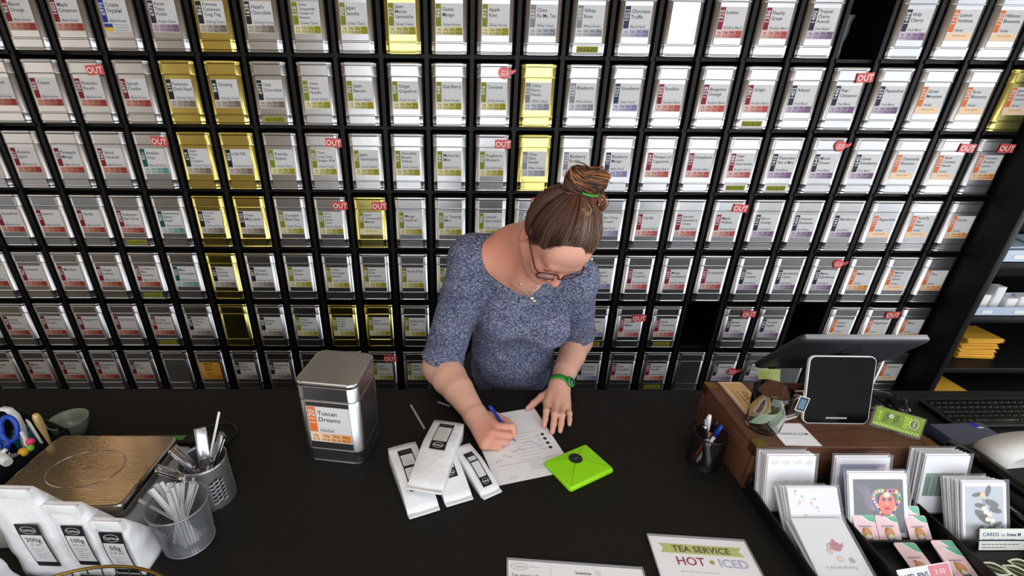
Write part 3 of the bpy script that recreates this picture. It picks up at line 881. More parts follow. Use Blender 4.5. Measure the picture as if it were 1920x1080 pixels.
# ---- desk organiser at the far left
def organiser():
    t = thing('desk_organiser', 'black open desk organiser box at the left edge of the photo', 'organiser', (-1.368, -1.312, CT), (0, 0, -0.41))
    b = MB(); w, d, h, k = 0.28, 0.22, 0.070, 0.004
    b.box((0,0,k/2), (w, d, k)); b.box((0,-d/2+k/2,h/2), (w,k,h)); b.box((0,d/2-k/2,h/2), (w,k,h)); b.box((-w/2+k/2,0,h/2), (k,d,h)); b.box((w/2-k/2,0,h/2), (k,d,h))
    b.build('box', M_BLACKPL, t); b = MB(); b.box((0.02,0,h*0.42), (k,d-0.012,h*0.8)); b.build('divider', M_BLACKPL, t)
organiser()
def upright(base, top, roll=0.0):
    d = Vector(top)-Vector(base); q = d.to_track_quat('Z', 'Y'); e = q.to_euler(); e.rotate_axis('Z', roll); return e, d.length
def scissors():
    e, l = upright((-1.292, -1.372, CT+0.008), (-1.291, -1.330, CT+0.15), 0.3)
    t = thing('scissors', 'blue-handled scissors standing in the black desk organiser', 'scissors', (-1.292, -1.372, CT+0.008), e)
    for s in (-1, 1):
        b = MB(); b.box((s*0.005, s*0.0015, 0.035), (0.013, 0.003, 0.07), bev=0.001); b.build('blade', M_CHROME, t)
    for s, rx in ((-1, 0.017), (1, 0.019)):
        h = MB(); pts = [(s*0.017+rx*math.cos(a), 0, 0.120+0.033*math.sin(a)) for a in [2*PI*k/24 for k in range(24)]]
        h.tube(pts, 0.0062, 8, closed=True); h.build('finger_loop', M_BLUEPL, t)
        h = MB(); h.tube([(s*0.002, s*0.002, 0.055), (s*0.008, 0, 0.078), (s*0.013, 0, 0.092)], [0.007, 0.0085, 0.007], 8); h.build('handle', M_BLUEPL, t)
scissors()
b = MB(); loops = []; A = [(-1.283,-1.310,0.962), (-1.280,-1.308,1.01), (-1.272,-1.3065,1.058), (-1.277,-1.302,1.090), (-1.290,-1.300,1.108), (-1.304,-1.303,1.114), (-1.320,-1.306,1.108), (-1.334,-1.309,1.085), (-1.340,-1.312,1.03), (-1.340,-1.314,0.962)]
for i, p in enumerate(A):
    q = Vector(A[min(i+1, len(A)-1)])-Vector(A[max(i-1, 0)]); q.normalize(); side = Vector((0.35, 0.93, 0)); nrm = q.cross(side).normalized()
    w = 0.0085
    loops.append([Vector(p)+nrm*0.0013-side*w, Vector(p)+nrm*0.0013+side*w, Vector(p)-nrm*0.0013+side*w, Vector(p)-nrm*0.0013-side*w])
b.loft(loops, smooth=True)
tag(b.build('white_loop_strap', M_WHITEPL), 'bent white plastic strap arching out of the desk organiser', 'strap')
def spatula(base, top, roll, m, lab, wide, mid=0.5):
    e, l = upright(base, top, roll)
    b = MB(); loops = []
    for f, w, d in ((0,0.004,0.003),(mid,0.005,0.003),(mid+0.08,0.008,0.0025),(mid+0.22,wide,0.002),(0.94,wide*1.05,0.002),(0.985,wide*0.9,0.0018),(1.0,wide*0.6,0.0016)):
        loops.append([(x, y, f*l) for x, y in rrect(w, d, d*0.8, 2)])
    b.loft(loops); o = b.build('spatula', m, None, base, e); tag(o, lab, 'spatula', 'flat tools in the organiser')
M_BONE = mat('bone_white_plastic', (196,194,180), 0.4)
spatula((-1.222, -1.318, CT+0.006), (-1.231, -1.322, 1.092), 0.6, M_BONE, 'pale broad spatula standing in the organiser beside the gold spoon', 0.0125, 0.40)
spatula((-1.232, -1.345, CT+0.006), (-1.252, -1.330, 1.062), 0.5, M_WHITEPL, 'narrow white stick leaning before the pale spatula in the organiser', 0.004, 0.6)
M_GOLDPL = mat('glittery_gold_plastic', (206,178,120), 0.35, 0.5, noise=(300,0.5))
e_, l_ = upright((-1.205, -1.318, CT+0.006), (-1.2105, -1.3165, 1.108))
b = MB(); b.loft([[(x, y, f*l_) for x, y in rrect(w, d, d*0.85, 3)] for f, w, d in ((0,0.003,0.003),(0.42,0.0035,0.003),(0.60,0.0062,0.005),(0.80,0.0090,0.006),(0.93,0.0088,0.006),(0.985,0.006,0.0045),(1.0,0.003,0.002))])
tag(b.build('gold_spoon', M_GOLDPL, None, (-1.205, -1.318, CT+0.006), e_), 'glittery gold rounded handle standing in the desk organiser', 'spoon')
for c_, p, r, nm in (((238,176,36), (-1.2420,-1.3560,1.018), 0.0115, 'yellow ball topped pin in the desk organiser'), ((230,60,112), (-1.2400,-1.3310,1.030), 0.0100, 'pink ball topped pin in the desk organiser'), ((124,190,58), (-1.2345,-1.3430,1.020), 0.0090, 'green ball topped pin in the desk organiser')):
    b = MB(); b.ball((0,0,0), r, 0, L(*c_)); b.tube([(0,0,-r*0.8), (-0.008,0.004,-(p[2]-CT-0.009))], 0.0025, 6, 0, L(200,200,205)); tag(b.build('ball_topped_pin', M_GLOSSPRINT, None, p), nm, 'pin', 'ball topped pins in the organiser')
b = MB(); b.tube([(-1.285,-1.378,1.036), (-1.258,-1.392,1.030), (-1.238,-1.402,1.026)], [0.0125,0.0125,0.0105], 12); b.tube([(-1.262,-1.384,1.040), (-1.256,-1.376,1.046)], 0.005, 8)
tag(b.build('white_marker', M_WHITEPL), 'stubby white cap lying across the front of the organiser', 'marker')
b = MB(); b.box((0,0,0.036), (0.040,0.03,0.072), bev=0.004); b.box((0,0,0.078), (0.03,0.022,0.014), bev=0.003)
tag(b.build('teal_bottle', mat('teal_plastic', (26,96,112), 0.3), None, (-1.298,-1.308+0.02,CT+0.005), (0.0,0,0.4)), 'small teal bottle behind the scissors in the organiser', 'bottle')
b = MB(); b.box((0,0,0.028), (0.030,0.024,0.056), bev=0.003)
tag(b.build('clear_dispenser', M_GREYPL, None, (-1.266,-1.362,CT+0.005), (0.0,0,0.2)), 'grey translucent block between scissors and yellow pin in the organiser', 'block')
b = MB(); b.lathe([(0.026,0.0),(0.030,0.002),(0.042,0.030),(0.0475,0.050),(0.049,0.054),(0.0475,0.056),(0.045,0.052),(0.039,0.030),(0.024,0.005),(0.0,0.004)], 36, cap0=True, cap1=False)
tag(b.build('ceramic_bowl', mat('grey_green_glaze', (120,128,112), 0.25), None, (-1.248, -1.205, CT)), 'grey green bowl standing behind the desk organiser', 'bowl')
b = MB(); b.box((0,0,0), (0.10,0.08,0.05), bev=0.004)
tag(b.build('grey_box', mat('brown_grey_card', (128,120,112), 0.6), None, (-1.285, -1.475, CT+0.025), (0, 0, -0.41)), 'brownish grey box at the left edge in front of the organiser', 'box')

# ---- two loose ties on the counter
for (x0, y0), (x1, y1), nm in (((-0.297,-1.0645), (-0.2447,-1.1814), 'longer pale flat tie lying on the counter right of the large tin'), ((-0.212,-1.049), (-0.172,-1.0715), 'short pale flat tie lying on the counter beside the writing arm')):
    l = math.hypot(x1-x0, y1-y0); b = MB(); b.box((0,0,0.0008), (l, 0.0065, 0.0016))
    tag(b.build('flat_tie', M_GREYPL, None, ((x0+x1)/2, (y0+y1)/2, CT), (0, 0, math.atan2(y1-y0, x1-x0))), nm, 'tie', 'loose flat ties on the counter')

# ---- four lying bags (far end = flat bottom, near end = folded top)
def lying_bag(far, near, w, h0, z0, lab, ly, ll, rot_logo=True, tip=0.0):
    fx, fy = far; nx, ny = near; l = math.hypot(nx-fx, ny-fy); ang = math.atan2(fy-ny, fx-nx)-PI/2
    t = thing('paper_bag', lab, 'bag', (nx, ny, z0), (tip, 0, ang), 'filled white tea bags lying by the order form')
    def top(y): 
        f = y/l; return 0.006+(h0-0.006)*min(1, (f/0.55))**0.8
    b = MB(); loops = []; n = 12
    for i in range(n+1):
        f = i/n; y = l*f; h = top(y); ww = w/2*(1.0-0.0*f); pinch = 0.10*min(1, f*3)*(1-f)
        loops.append([(-ww, y, 0), (0, y, 0), (ww, y, 0), (ww*(1-pinch*0.6), y, h*0.5), (ww, y, h*0.97), (ww*0.97, y, h), (ww*0.45, y, h+0.0015), (0, y, h+0.002+0.001*math.sin(i*1.9)), (-ww*0.45, y, h+0.0015), (-ww*0.97, y, h), (-ww, y, h*0.97), (-ww*(1-pinch*0.6), y, h*0.5)])
    b.loft(loops, smooth=True); b.build('bag_body', M_FOIL, t)
    b = MB(); b.box((0, -0.004, 0.005), (w*1.0, 0.012, 0.005), bev=0.002); b.build('folded_top', M_FOIL, t)
    b = MB(); lw = w*0.48
    def yz(y): return top(y)+0.0038
    def strip(x0, y0, x1, y1, col, e):
        for k in range(6):
            a = y0+(y1-y0)*k/6; c = y0+(y1-y0)*(k+1)/6
            b.add([(x0,a,yz(a)+e),(x1,a,yz(a)+e),(x1,c,yz(c)+e),(x0,c,yz(c)+e)], [(0,1,2,3)], 0, col)
    strip(-lw/2, ly, lw/2, ly+ll, BLK, 0); strip(-lw/2+0.0025, ly+ll*0.24, lw/2-0.0025, ly+ll*0.84, L(214,214,214), 0.0003)
    b.M = frame((0, ly+ll*0.12, yz(ly+ll*0.12)+0.0008), (1,0,0), (0, 0.01, yz(ly+ll*0.12+0.005)-yz(ly+ll*0.12-0.005)))
    logo(b, 0, 0, lw*0.36, ll*0.085, 0, L(215,215,215))
    b.M = frame((0, ly+ll*0.92, yz(ly+ll*0.92)+0.0008), (-1,0,0), (0,-1,0)); squiggles(b, -lw*0.38, 0.003, lw*0.38, 2, 0.005, 0, L(130,130,130), 2, 0.0008)
    for k in range(9):
        y = ly+ll*(0.29+0.058*k)
        b.M = frame((0, y, yz(y)+0.0008), (1,0,0), (0,1,0)); squiggles(b, -lw*0.36, 0, lw*0.36, 1, 0.004, 0, GREYT, k, 0.0009)
    b.build('black_framed_label', M_PRINT, t)
lying_bag((-0.295, -1.305), (-0.2245, -1.486), 0.076, 0.048, CT, 'left bag at the bottom of the white bag pile on the counter', 0.045, 0.125)
lying_bag((-0.205, -1.285), (-0.142, -1.452), 0.070, 0.044, CT, 'white bag mostly buried under the top bag of the pile', 0.050, 0.100)
lying_bag((-0.172, -1.235), (-0.222, -1.470), 0.086, 0.050, CT+0.054, 'white bag lying across the top of the bag pile', 0.105, 0.115, tip=-0.16)
lying_bag((-0.137, -1.296), (-0.0625, -1.430), 0.054, 0.036, CT, 'small white bag lying alone between the pile and the order form', 0.014, 0.105)

# ---- order form, envelope, signs
def order_form():
    b = MB(); b.box((0,0,0.0003), (0.2159, 0.2794, 0.0006), 0, PAPER); z = 0.0008
    for k, y in enumerate((0.015, -0.004, -0.023, -0.042)):
        b.ellipse(0.082, y, 0.0055, 0.0055, z, L(52,54,60)); b.ring(0.066, y, 0.005, 0.005, 0.001, z, L(160,160,165))
    for k in range(9): squiggles(b, -0.02+0.004*k % 0.01, 0.034-0.013*k, 0.072, 1, 0.01, z, L(150,150,158), k)
    b.rect(-0.085, -0.078, 0.09, -0.077, z, L(130,130,138))
    squiggles(b, 0.0, -0.086, 0.05, 5, 0.006, z, L(150,150,158), 8); squiggles(b, -0.07, -0.122, -0.03, 2, 0.006, z, L(170,170,176), 9)
    r = random.Random(4); blue = L(92,104,176)
    for k in range(6):
        x, y = -0.085+0.025*k, -0.055+0.011*k+r.uniform(-.005,.005); pts = [(x, y)]
        for _ in range(9): x += r.uniform(0.001, 0.004); y += r.uniform(-0.007, 0.0075); pts.append((x, y))
        b.line(pts, 0.0009, z, blue)
    for k in range(7): squiggles(b, -0.09, 0.115-0.012*k, 0.03, 1, 0.01, z, L(186,186,192), 20+k)
    tag(b.build('order_form', M_PRINT, None, (0.0236, -1.2397, CT), (0, 0, 0.2595)), 'white printed order form being written on', 'paper')
order_form()
def envelope():
    t = thing('gift_envelope', 'lime green folded gift packet with a round black seal', 'envelope', (0.1727, -1.3445, CT), (0, 0, 0.496))
    w, d, h = 0.146, 0.110, 0.017; b = MB()
    b.loft([[(x, y, z) for x, y in rrect(w/2-i, d/2-i, 0.006, 2)] for z, i in ((0, 0.003), (0.004, 0.0), (h-0.005, 0.0005), (h-0.001, 0.003), (h, 0.006))]); b.build('packet', M_LIME, t)
    f = MB(); z = h+0.0002; sx, sy = 0.004, 0.018
    for tri in (((-w/2+.004, d/2-.004), (-w/2+.004, -d/2+.004), (sx, sy)), ((-w/2+.004, -d/2+.004), (w/2-.004, -d/2+.004), (sx, sy)), ((w/2-.004, -d/2+.004), (w/2-.004, d/2-.004), (sx, sy)), ((w/2-.004, d/2-.004), (-w/2+.004, d/2-.004), (sx, sy))):
        cx = sum(p[0] for p in tri)/3; cy = sum(p[1] for p in tri)/3
        q = [(cx+(x-cx)*0.965, cy+(y-cy)*0.965) for x, y in tri]
        f.add([(x, y, z) for x, y in q]+[(q[0][0], q[0][1], z+0.0004), (q[1][0], q[1][1], z+0.0004), (q[2][0], q[2][1], z+0.0042)], [(3,4,5), (0,1,4,3), (1,2,5,4), (2,0,3,5)])
    f.build('folded_flap', M_LIME, t)
    s = MB(); s.M = frame((sx, sy, z+0.0050), (1,0,0), (0,1,0)); s.ellipse(0, 0, 0.0185, 0.0185, 0, L(30,31,33)); s.ring(0, 0, 0.0168, 0.0168, 0.0006, 0.0003, L(88,90,92)); s.text('TeaHaus', 0, -0.003, 0.0075, 0.0003, L(120,122,124), False, 'c', 0, 0.7)
    s.build('round_seal', M_GLOSSPRINT, t)
envelope()
def flat_sign(name, lab, cx, cy, w, d, printer, rot=0):
    t = thing(name, lab, 'sign', (cx, cy, CT), (0, 0, rot))
    b = MB(); b.box((0,0,0.0014), (w+0.006, d+0.008, 0.0028), bev=0.0008); b.build('clear_holder', M_ACRYL, t)
    b = MB(); b.box((0,0,0.0030), (w, d, 0.0005), 0, PAPER); b.M = Matrix.Translation((0, 0, 0.0035)); printer(b); b.build('printed_sheet', M_PRINT, t)
    b = MB(); e = 0.004; b.box((0, d/2+0.003, 0.0035), (w+0.006, e, 0.002)); b.box((-w/2-0.002, 0, 0.0035), (0.0025, d+0.006, 0.002)); b.box((w/2+0.002, 0, 0.0035), (0.0025, d+0.006, 0.002)); b.build('holder_edge', M_GREYPL, t)
def p_service(b):
    y = 0.1397
    b.poly([(-0.088, y-0.018), (0.088, y-0.018), (0.080, y-0.029), (0.088, y-0.041), (-0.088, y-0.041), (-0.080, y-0.029)], 0.0002, L(190,196,126))
    b.text('TEA SERVICE', 0, y-0.0365, 0.0205, 0.0004, L(92,90,66), True, 'c', 0, 1.02)
    b.text('HOT', -0.062, y-0.069, 0.028, 0.0004, L(160,54,82), False, 'l'); b.ellipse(0.013, y-0.059, 0.0052, 0.0052, 0.0003, L(162,172,84)); b.text('ICED', 0.026, y-0.069, 0.028, 0.0004, L(176,178,206), False, 'l')
    squiggles(b, -0.06, y-0.085, 0.06, 8, 0.012, 0.0004, L(170,170,176), 3)
flat_sign('tea_service_sign', 'white sign reading TEA SERVICE in a clear holder on the counter', 0.3785, -1.700, 0.209, 0.2794, p_service, -0.078)
def p_menu(b):
    x, y = -0.1397, 0.108
    b.ring(x+0.024, y-0.014, 0.018, 0.0085, 0.0008, 0.0003, L(150,150,154)); b.text('TeaHaus', x+0.024, y-0.017, 0.008, 0.0003, L(176,176,180), False, 'c', 0, 0.9)
    squiggles(b, x+0.046, y-0.014, x+0.078, 1, 0.01, 0.0003, L(180,180,184), 1); b.text('Tea service Overview', x+0.006, y-0.037, 0.010, 0.0003, L(110,110,116), False, 'l'); b.rect(x+0.088, y-0.04, x+0.0885, y-0.006, 0.0003, L(170,170,174))
    b.text('Sandwiches', x+0.139, y-0.022, 0.0085, 0.0003, L(110,110,116), True, 'l', 0, 0.8); b.ring(x+0.186, y-0.017, 0.005, 0.004, 0.0008, 0.0003, L(140,140,146))
    squiggles(b, x+0.139, y-0.032, x+0.20, 12, 0.012, 0.0003, L(150,150,156), 2); squiggles(b, x+0.01, y-0.055, x+0.08, 10, 0.012, 0.0003, L(150,150,156), 5)
flat_sign('menu_sheet', 'white landscape menu sheet in a clear holder at the bottom edge', 0.0945, -1.732, 0.2794, 0.2159, p_menu, -0.082)
# ------------------------------------------------------------------ checkout corner on the right
BX = 1.086
def wooden_box():
    t = thing('wooden_box', 'worn brown wooden box with brass corners carrying the checkout display', 'box', (0.795, -1.274, CT))
    w, d, h = 0.445, 0.275, 0.136; k = 0.012
    b = MB(); b.box((0,0,h-k/2), (w, d, k), bev=0.002); b.build('lid_board', M_WOOD, t)
    b = MB(); b.box((0,-d/2+k/2+0.001,(h-k)/2), (w-0.002, k, h-k-0.001), bev=0.0015); b.build('front_board', M_WOOD, t)
    b = MB(); b.box((0,d/2-k/2-0.001,(h-k)/2), (w-0.002, k, h-k-0.001), bev=0.0015); b.build('rear_board', M_WOOD, t)
    for s in (-1, 1):
        b = MB(); b.box((s*(w/2-k/2-0.001),0,(h-k)/2), (k, d-2*k-0.003, h-k-0.001), bev=0.0015); b.build('end_board', M_WOOD, t)
    for sx in (-1, 1):
        for sy in (-1, 1):
            b = MB(); x, y = sx*w/2, sy*d/2
            b.box((x-sx*0.014, y-sy*0.014, h+0.0006), (0.030, 0.030, 0.0012)); b.box((x+sx*0.0006, y-sy*0.012, h-0.014), (0.0012, 0.026, 0.028)); b.box((x-sx*0.012, y+sy*0.0006, h-0.014), (0.026, 0.0012, 0.028))
            b.build('brass_corner', M_BRASS, t)
wooden_box()
def coupons():
    t = thing('coupon_stack', 'stack of tan printed paper cards on the left of the wooden box', 'cards', (0.6435, -1.2170, BX), (0, 0, -0.01))
    tan = L(206,168,116); ink = L(106,72,44)
    for k in range(6):
        b = MB(); b.box((random.uniform(-.0015,.0015), -0.003*k+0.006+random.uniform(-.001,.001), 0.0008+0.0014*k), (0.062, 0.152, 0.0010), 0, L(226,204,170))
        if k == 5:
            b.M = frame((0, -0.003*k+0.006, 0.0014+0.0014*k), (0,-1,0), (1,0,0))
            b.rect(-0.073, -0.028, 0.073, 0.028, 0, tan); b.text('CLEAN', 0, 0.004, 0.021, 0.0003, ink, True, 'c', 0, 0.95)
            b.text('buy now & save', 0, -0.009, 0.010, 0.0003, ink, False, 'c'); squiggles(b, -0.05, -0.016, 0.05, 2, 0.005, 0.0003, ink, 3)
            b.rect(0.052, -0.010, 0.068, 0.010, 0.0003, L(236,226,214)); b.rect(0.055, -0.006, 0.065, 0.006, 0.0005, L(110,70,80))
        b.build('card', M_PRINT, t)
coupons()
def mug():
    t = thing('glass_mug', 'clear glass mug used as tip jar with banknotes inside', 'mug', (0.628, -1.337, BX))
    prof = [(0.0, 0.006), (0.036, 0.006), (0.0380, 0.012), (0.0405, 0.06), (0.0440, 0.113), (0.0448, 0.1148), (0.0458, 0.1135), (0.0425, 0.06), (0.0400, 0.010), (0.038, 0.0015), (0.034, 0.0), (0.0, 0.0)]
    b = MB(); b.lathe(prof[::-1], 48, cap0=False, cap1=False); b.build('glass_body', M_GLASS, t)
    b = MB(); pts = [(0.0425,-0.010,0.100), (0.056,-0.014,0.102), (0.067,-0.017,0.092), (0.069,-0.018,0.072), (0.061,-0.016,0.048), (0.041,-0.011,0.034)]
    sm = []
    for i in range(len(pts)-1):
        for k in range(4): f = k/4; sm.append([pts[i][j]*(1-f)+pts[i+1][j]*f for j in range(3)])
    sm.append(pts[-1]); b.tube(sm, 0.0052, 10); b.build('handle', M_GLASS, t)
    def bill(loc, rot, c, lab, fold):
        b = MB(); n = 10; loops = []
        for i in range(n+1):
            f = i/n-0.5; x = 0.075*f; y = fold*math.sin(f*9); z = 0.012*math.cos(f*6)
            loops.append([(x, y-0.0003, z-0.022), (x, y+0.0003, z-0.022), (x, y+0.0003, z+0.022), (x, y-0.0003, z+0.022)])
        b.loft(loops, 0, L(*c), smooth=False)
        o = b.build('banknote', M_PRINT, None, loc, rot); tag(o, lab, 'banknote', 'banknotes in the glass mug')
    bill((0.634, -1.350, BX+0.036), (0.4, 0.25, 0.2), (176,194,168), 'crumpled pale green banknote lowest in the glass mug', 0.006)
    bill((0.636, -1.330, BX+0.055), (0.2, -0.5, 0.9), (122,140,92), 'folded darker green banknote standing in the glass mug', 0.010)
    b = MB(); b.M = frame((0,0,0), (1,0,0), (0,0.3,1)); b.rect(-0.013, -0.018, 0.013, 0.018, 0, L(40,56,70)); b.rect(-0.008, -0.012, 0.008, 0.012, 0.0003, L(86,112,138)); b.line([(-0.013,-0.018),(0.013,-0.018),(0.013,0.018),(-0.013,0.018),(-0.013,-0.018)], 0.0018, 0.0005, L(226,220,206))
    b.M = None; b.tube([(-0.004, 0.004, 0.018), (-0.014, 0.008, 0.030), (-0.028, 0.012, 0.022)], 0.0006, 5, 0, L(220,216,206))
    tag(b.build('tea_bag_tag', M_PRINT, None, (0.683, -1.366, BX+0.092), (0, 0.32, 0)), 'small square tea bag tag hanging on the mug handle', 'tag')
mug()
b = MB(); b.box((0,0,0.0006), (0.088, 0.084, 0.0010), 0, PAPER); b.text('TEAHAUS.COM', 0, -0.004, 0.0125, 0.0014, L(74,74,82), False, 'c', 0, 0.86); b.rect(-0.036, 0.012, 0.036, 0.0126, 0.0013, L(180,180,186)); squiggles(b, -0.03, -0.016, 0.03, 1, 0.006, 0.0013, L(170,170,176), 1)
tag(b.build('website_card', M_PRINT, None, (0.690, -1.3655, BX), (0, 0, -0.02)), 'white card reading TEAHAUS.COM on the wooden box', 'card')
def tablet():
    t = thing('customer_tablet', 'black tablet with thin white border standing upright on the wooden box', 'tablet')
    M = frame((0.8245, -1.2985, BX+0.0855), (1, -0.02, 0), (-0.05, 0.32, 1.0)); t.matrix_world = M
    w, h = 0.168, 0.178
    b = MB(); b.loft([[(x, y, z) for x, y in rrect(w/2-i, h/2-i, 0.016, 6)] for z, i in ((-0.011, 0.002), (-0.009, 0), (-0.001, 0), (0.0, 0.0006))]); b.build('white_border', M_WHITEPL, t)
    b = MB(); b.loft([[(x, y, z) for x, y in rrect(w/2-0.0022, h/2-0.0022, 0.014, 6)] for z in (0.0, 0.0007)]); b.build('screen', M_SCREEN, t)
    b = MB(); b.box((0, -h/2+0.016, 0.0010), (0.054, 0.0042, 0.0008), bev=0.0003); b.build('speaker_slot', M_GREYPL, t)
tablet()
def display():
    t = thing('checkout_display', 'large dark grey checkout display seen from behind on its stand', 'display')
    v = Vector((-0.03, -0.150, 0.185)); M = frame((0.985, -1.075, 1.1475), (1, 0, 0), v); t.matrix_world = M
    w, h = 0.362, v.length
    b = MB(); b.loft([[(x, y, z) for x, y in rrect(w/2-i, h/2-i, 0.012, 4)] for z, i in ((-0.012, 0.0), (0.0, 0.0), (0.006, 0.006), (0.008, 0.02))]); b.build('rear_shell', M_DARKGREY, t)
    b = MB(); b.box((0, h/2-0.0035, -0.006), (w-0.02, 0.010, 0.014), bev=0.002); b.build('top_edge', M_GREYPL, t)
    b = MB(); b.loft([[(x, y, -0.0135+k*0.0015) for x, y in rrect(w/2-0.004, h/2-0.004, 0.01, 4)] for k in (0, 1)]); b.build('touch_screen', M_SCREEN, t)
    g = MB(); g.M = Matrix.Translation((0.005, 0.045, 0.0084))
    for a, c in ((0.020, L(24,24,27)), (0.0155, L(52,54,60)), (0.008, L(24,24,27)), (0.0045, L(52,54,60))): g.loft([[(x*1.25, y, 0.0) for x, y in rrect(a, a, a*0.3, 3)], [(x*1.25, y, 0.0002+0.0002*(0.02-a)*100) for x, y in rrect(a, a, a*0.3, 3)]], 0, c, False, True, smooth=False)
    g.build('square_emblem', M_PRINT, t)
    inv = M.inverted()
    s = MB(); s.M = inv; s.tube([(0.985, -1.085, 1.135), (0.955, -1.155, 1.115), (0.93, -1.205, 1.10)], [0.035, 0.03, 0.028], 12); s.loft([[(0.915+x, -1.215+y, z) for x, y in rrect(0.085-i, 0.055-i, 0.02, 4)] for z, i in ((1.0865, 0), (1.094, 0.0), (1.099, 0.004))]); s.build('stand', M_BLACKPL, t)
display()
b = MB(); n = 8; loops = []
for i in range(n+1):
    f = i/n; loops.append([(x, -0.020*f-0.020*f*f, -0.072*f) for x in (-0.035+0.003*f, 0.035)])
b.loft(loops, 0, None, False, False, smooth=True, closed=False)
o = b.build('sticky_note', mat('yellow_green_note_paper', (206,220,128), 0.6), None, (0.842, -1.0195, 1.060)); o.modifiers.new('thickness', 'SOLIDIFY').thickness = 0.0004
tag(o, 'pale yellow green sticky note hanging from the display corner', 'note')
def acrylic_sign():
    t = thing('free_tea_sign', 'small lime green sign reading TEAS FREE in a clear block', 'sign')
    u = Vector((0.0790, -0.0590, 0)).normalized(); M = frame((0.9545, -1.3515, BX+0.0262), u, Vector((0.24, 0.33, 0.80))); t.matrix_world = M
    w, h = 0.100, 0.058
    b = MB(); b.loft([[(x, y, z) for x, y in rrect(w/2-i, h/2-i, 0.004, 2)] for z, i in ((-0.007, 0.0005), (-0.0065, 0), (-0.0015, 0), (-0.001, 0.0005))]); b.build('clear_block', M_ACRYL, t)
    b = MB(); z = 0.0
    b.box((0, 0.002, -0.0006), (w-0.006, h-0.010, 0.0006), 0, L(118,146,22))
    dk = L(58,84,10); lt = L(176,214,40)
    for x, s, c, hh in ((-0.037, 'DRINK', lt, 0.010), (-0.023, 'TEAS', dk, 0.013), (-0.0035, 'TEAS', dk, 0.012), (0.0165, 'FREE', lt, 0.0165)):
        b.text(s, x+hh*0.35, 0.0055, hh, 0.0004, c, True, 'c', PI/2, 0.85)
    b.ellipse(-0.015, 0.010, 0.0042, 0.0042, 0.0003, L(235,240,220)); b.ellipse(-0.015, 0.010, 0.0018, 0.0018, 0.0006, dk)
    b.ellipse(0.030, 0.006, 0.0085, 0.0125, 0.0003, L(92,108,52)); b.ring(0.030, 0.006, 0.0085, 0.0125, 0.0012, 0.0006, L(226,232,190)); b.text('TeaHaus', 0.0320, 0.006, 0.0062, 0.0006, L(226,232,190), False, 'c', PI/2, 0.8)
    for k in range(17): x = -0.044+0.0052*k; b.poly([(x, -0.0195), (x+0.003, -0.0195), (x+0.0052, -0.013), (x+0.0022, -0.013)], 0.0003, L(196,222,110))
    b.build('printed_insert', M_GLOSSPRINT, t)
acrylic_sign()
def pen_cup():
    cx, cy = 0.517, -1.318
    t = thing('black_mesh_pen_cup', 'black mesh pen cup in front of the wooden box left side', 'cup', (cx, cy, CT))
    R, H = 0.041, 0.098; w = MB(); n = 44
    for k in range(n):
        a = 2*PI*k/n; w.tube([(R*math.cos(a), R*math.sin(a), 0.002), (R*math.cos(a), R*math.sin(a), H)], 0.0007, 4, caps=False)
    for k in range(26):
        z = 0.003+k*(H-0.004)/25; w.tube([(R*math.cos(a), R*math.sin(a), z) for a in [2*PI*j/32 for j in range(32)]], 0.0007, 4, closed=True)
    o = w.build('mesh_wall', M_BLACKGL, t); o['kind'] = 'stuff'
    b = MB(); b.tube([(R*math.cos(a), R*math.sin(a), H) for a in [2*PI*j/40 for j in range(40)]], 0.002, 8, closed=True); b.build('rim', M_BLACKGL, t)
    b = MB(); b.lathe([(0,0.0008),(R,0.0008),(R,0.0025),(0,0.0025)], 32); b.build('base', M_BLACKPL, t)
    def pen(p0, p1, m, capm, lab):
        p0 = Vector(p0); p1 = Vector(p1); d = (p1-p0); l = d.length
        th = thing('pen', lab, 'pen', p0, d.to_track_quat('Z', 'Y').to_euler(), 'pens in the black mesh cup')
        b = MB(); b.lathe([(0.0015,0),(0.0042,0.014),(0.0045,0.03),(0.0045,l*0.72)], 12); b.build('barrel', m, th)
        b = MB(); b.lathe([(0.005,l*0.70),(0.005,l-0.008),(0.0042,l-0.001),(0.001,l)], 12); b.box((0.006,0,l*0.84),(0.0015,0.003,l*0.24)); b.build('cap', capm, th)
    z0 = CT+0.004
    pen((cx+0.012,cy-0.015,z0), (cx-0.030,cy-0.010,z0+0.128), M_GREYPL, M_CHROME, 'silver pen leaning furthest left in the black mesh cup')
    pen((cx+0.004,cy-0.022,z0), (cx-0.022,cy+0.004,z0+0.138), M_GREYPL, M_GREYPL, 'grey pen standing in the black mesh cup')
    pen((cx-0.008,cy-0.012,z0), (cx-0.007,cy+0.018,z0+0.142), M_BLACKGL, M_WHITEPL, 'black pen with white end standing tallest in the mesh cup')
    pen((cx-0.020,cy-0.004,z0), (cx+0.030,cy+0.012,z0+0.112), M_WHITEPL, M_BLUEPL, 'pen with a blue cap leaning right in the mesh cup')
    pen((cx-0.018,cy+0.012,z0), (cx+0.024,cy+0.024,z0+0.118), mat('orange_plastic', (176,72,36), 0.35), M_BLACKGL, 'orange barrelled pen leaning right at the back of the mesh cup')
pen_cup()
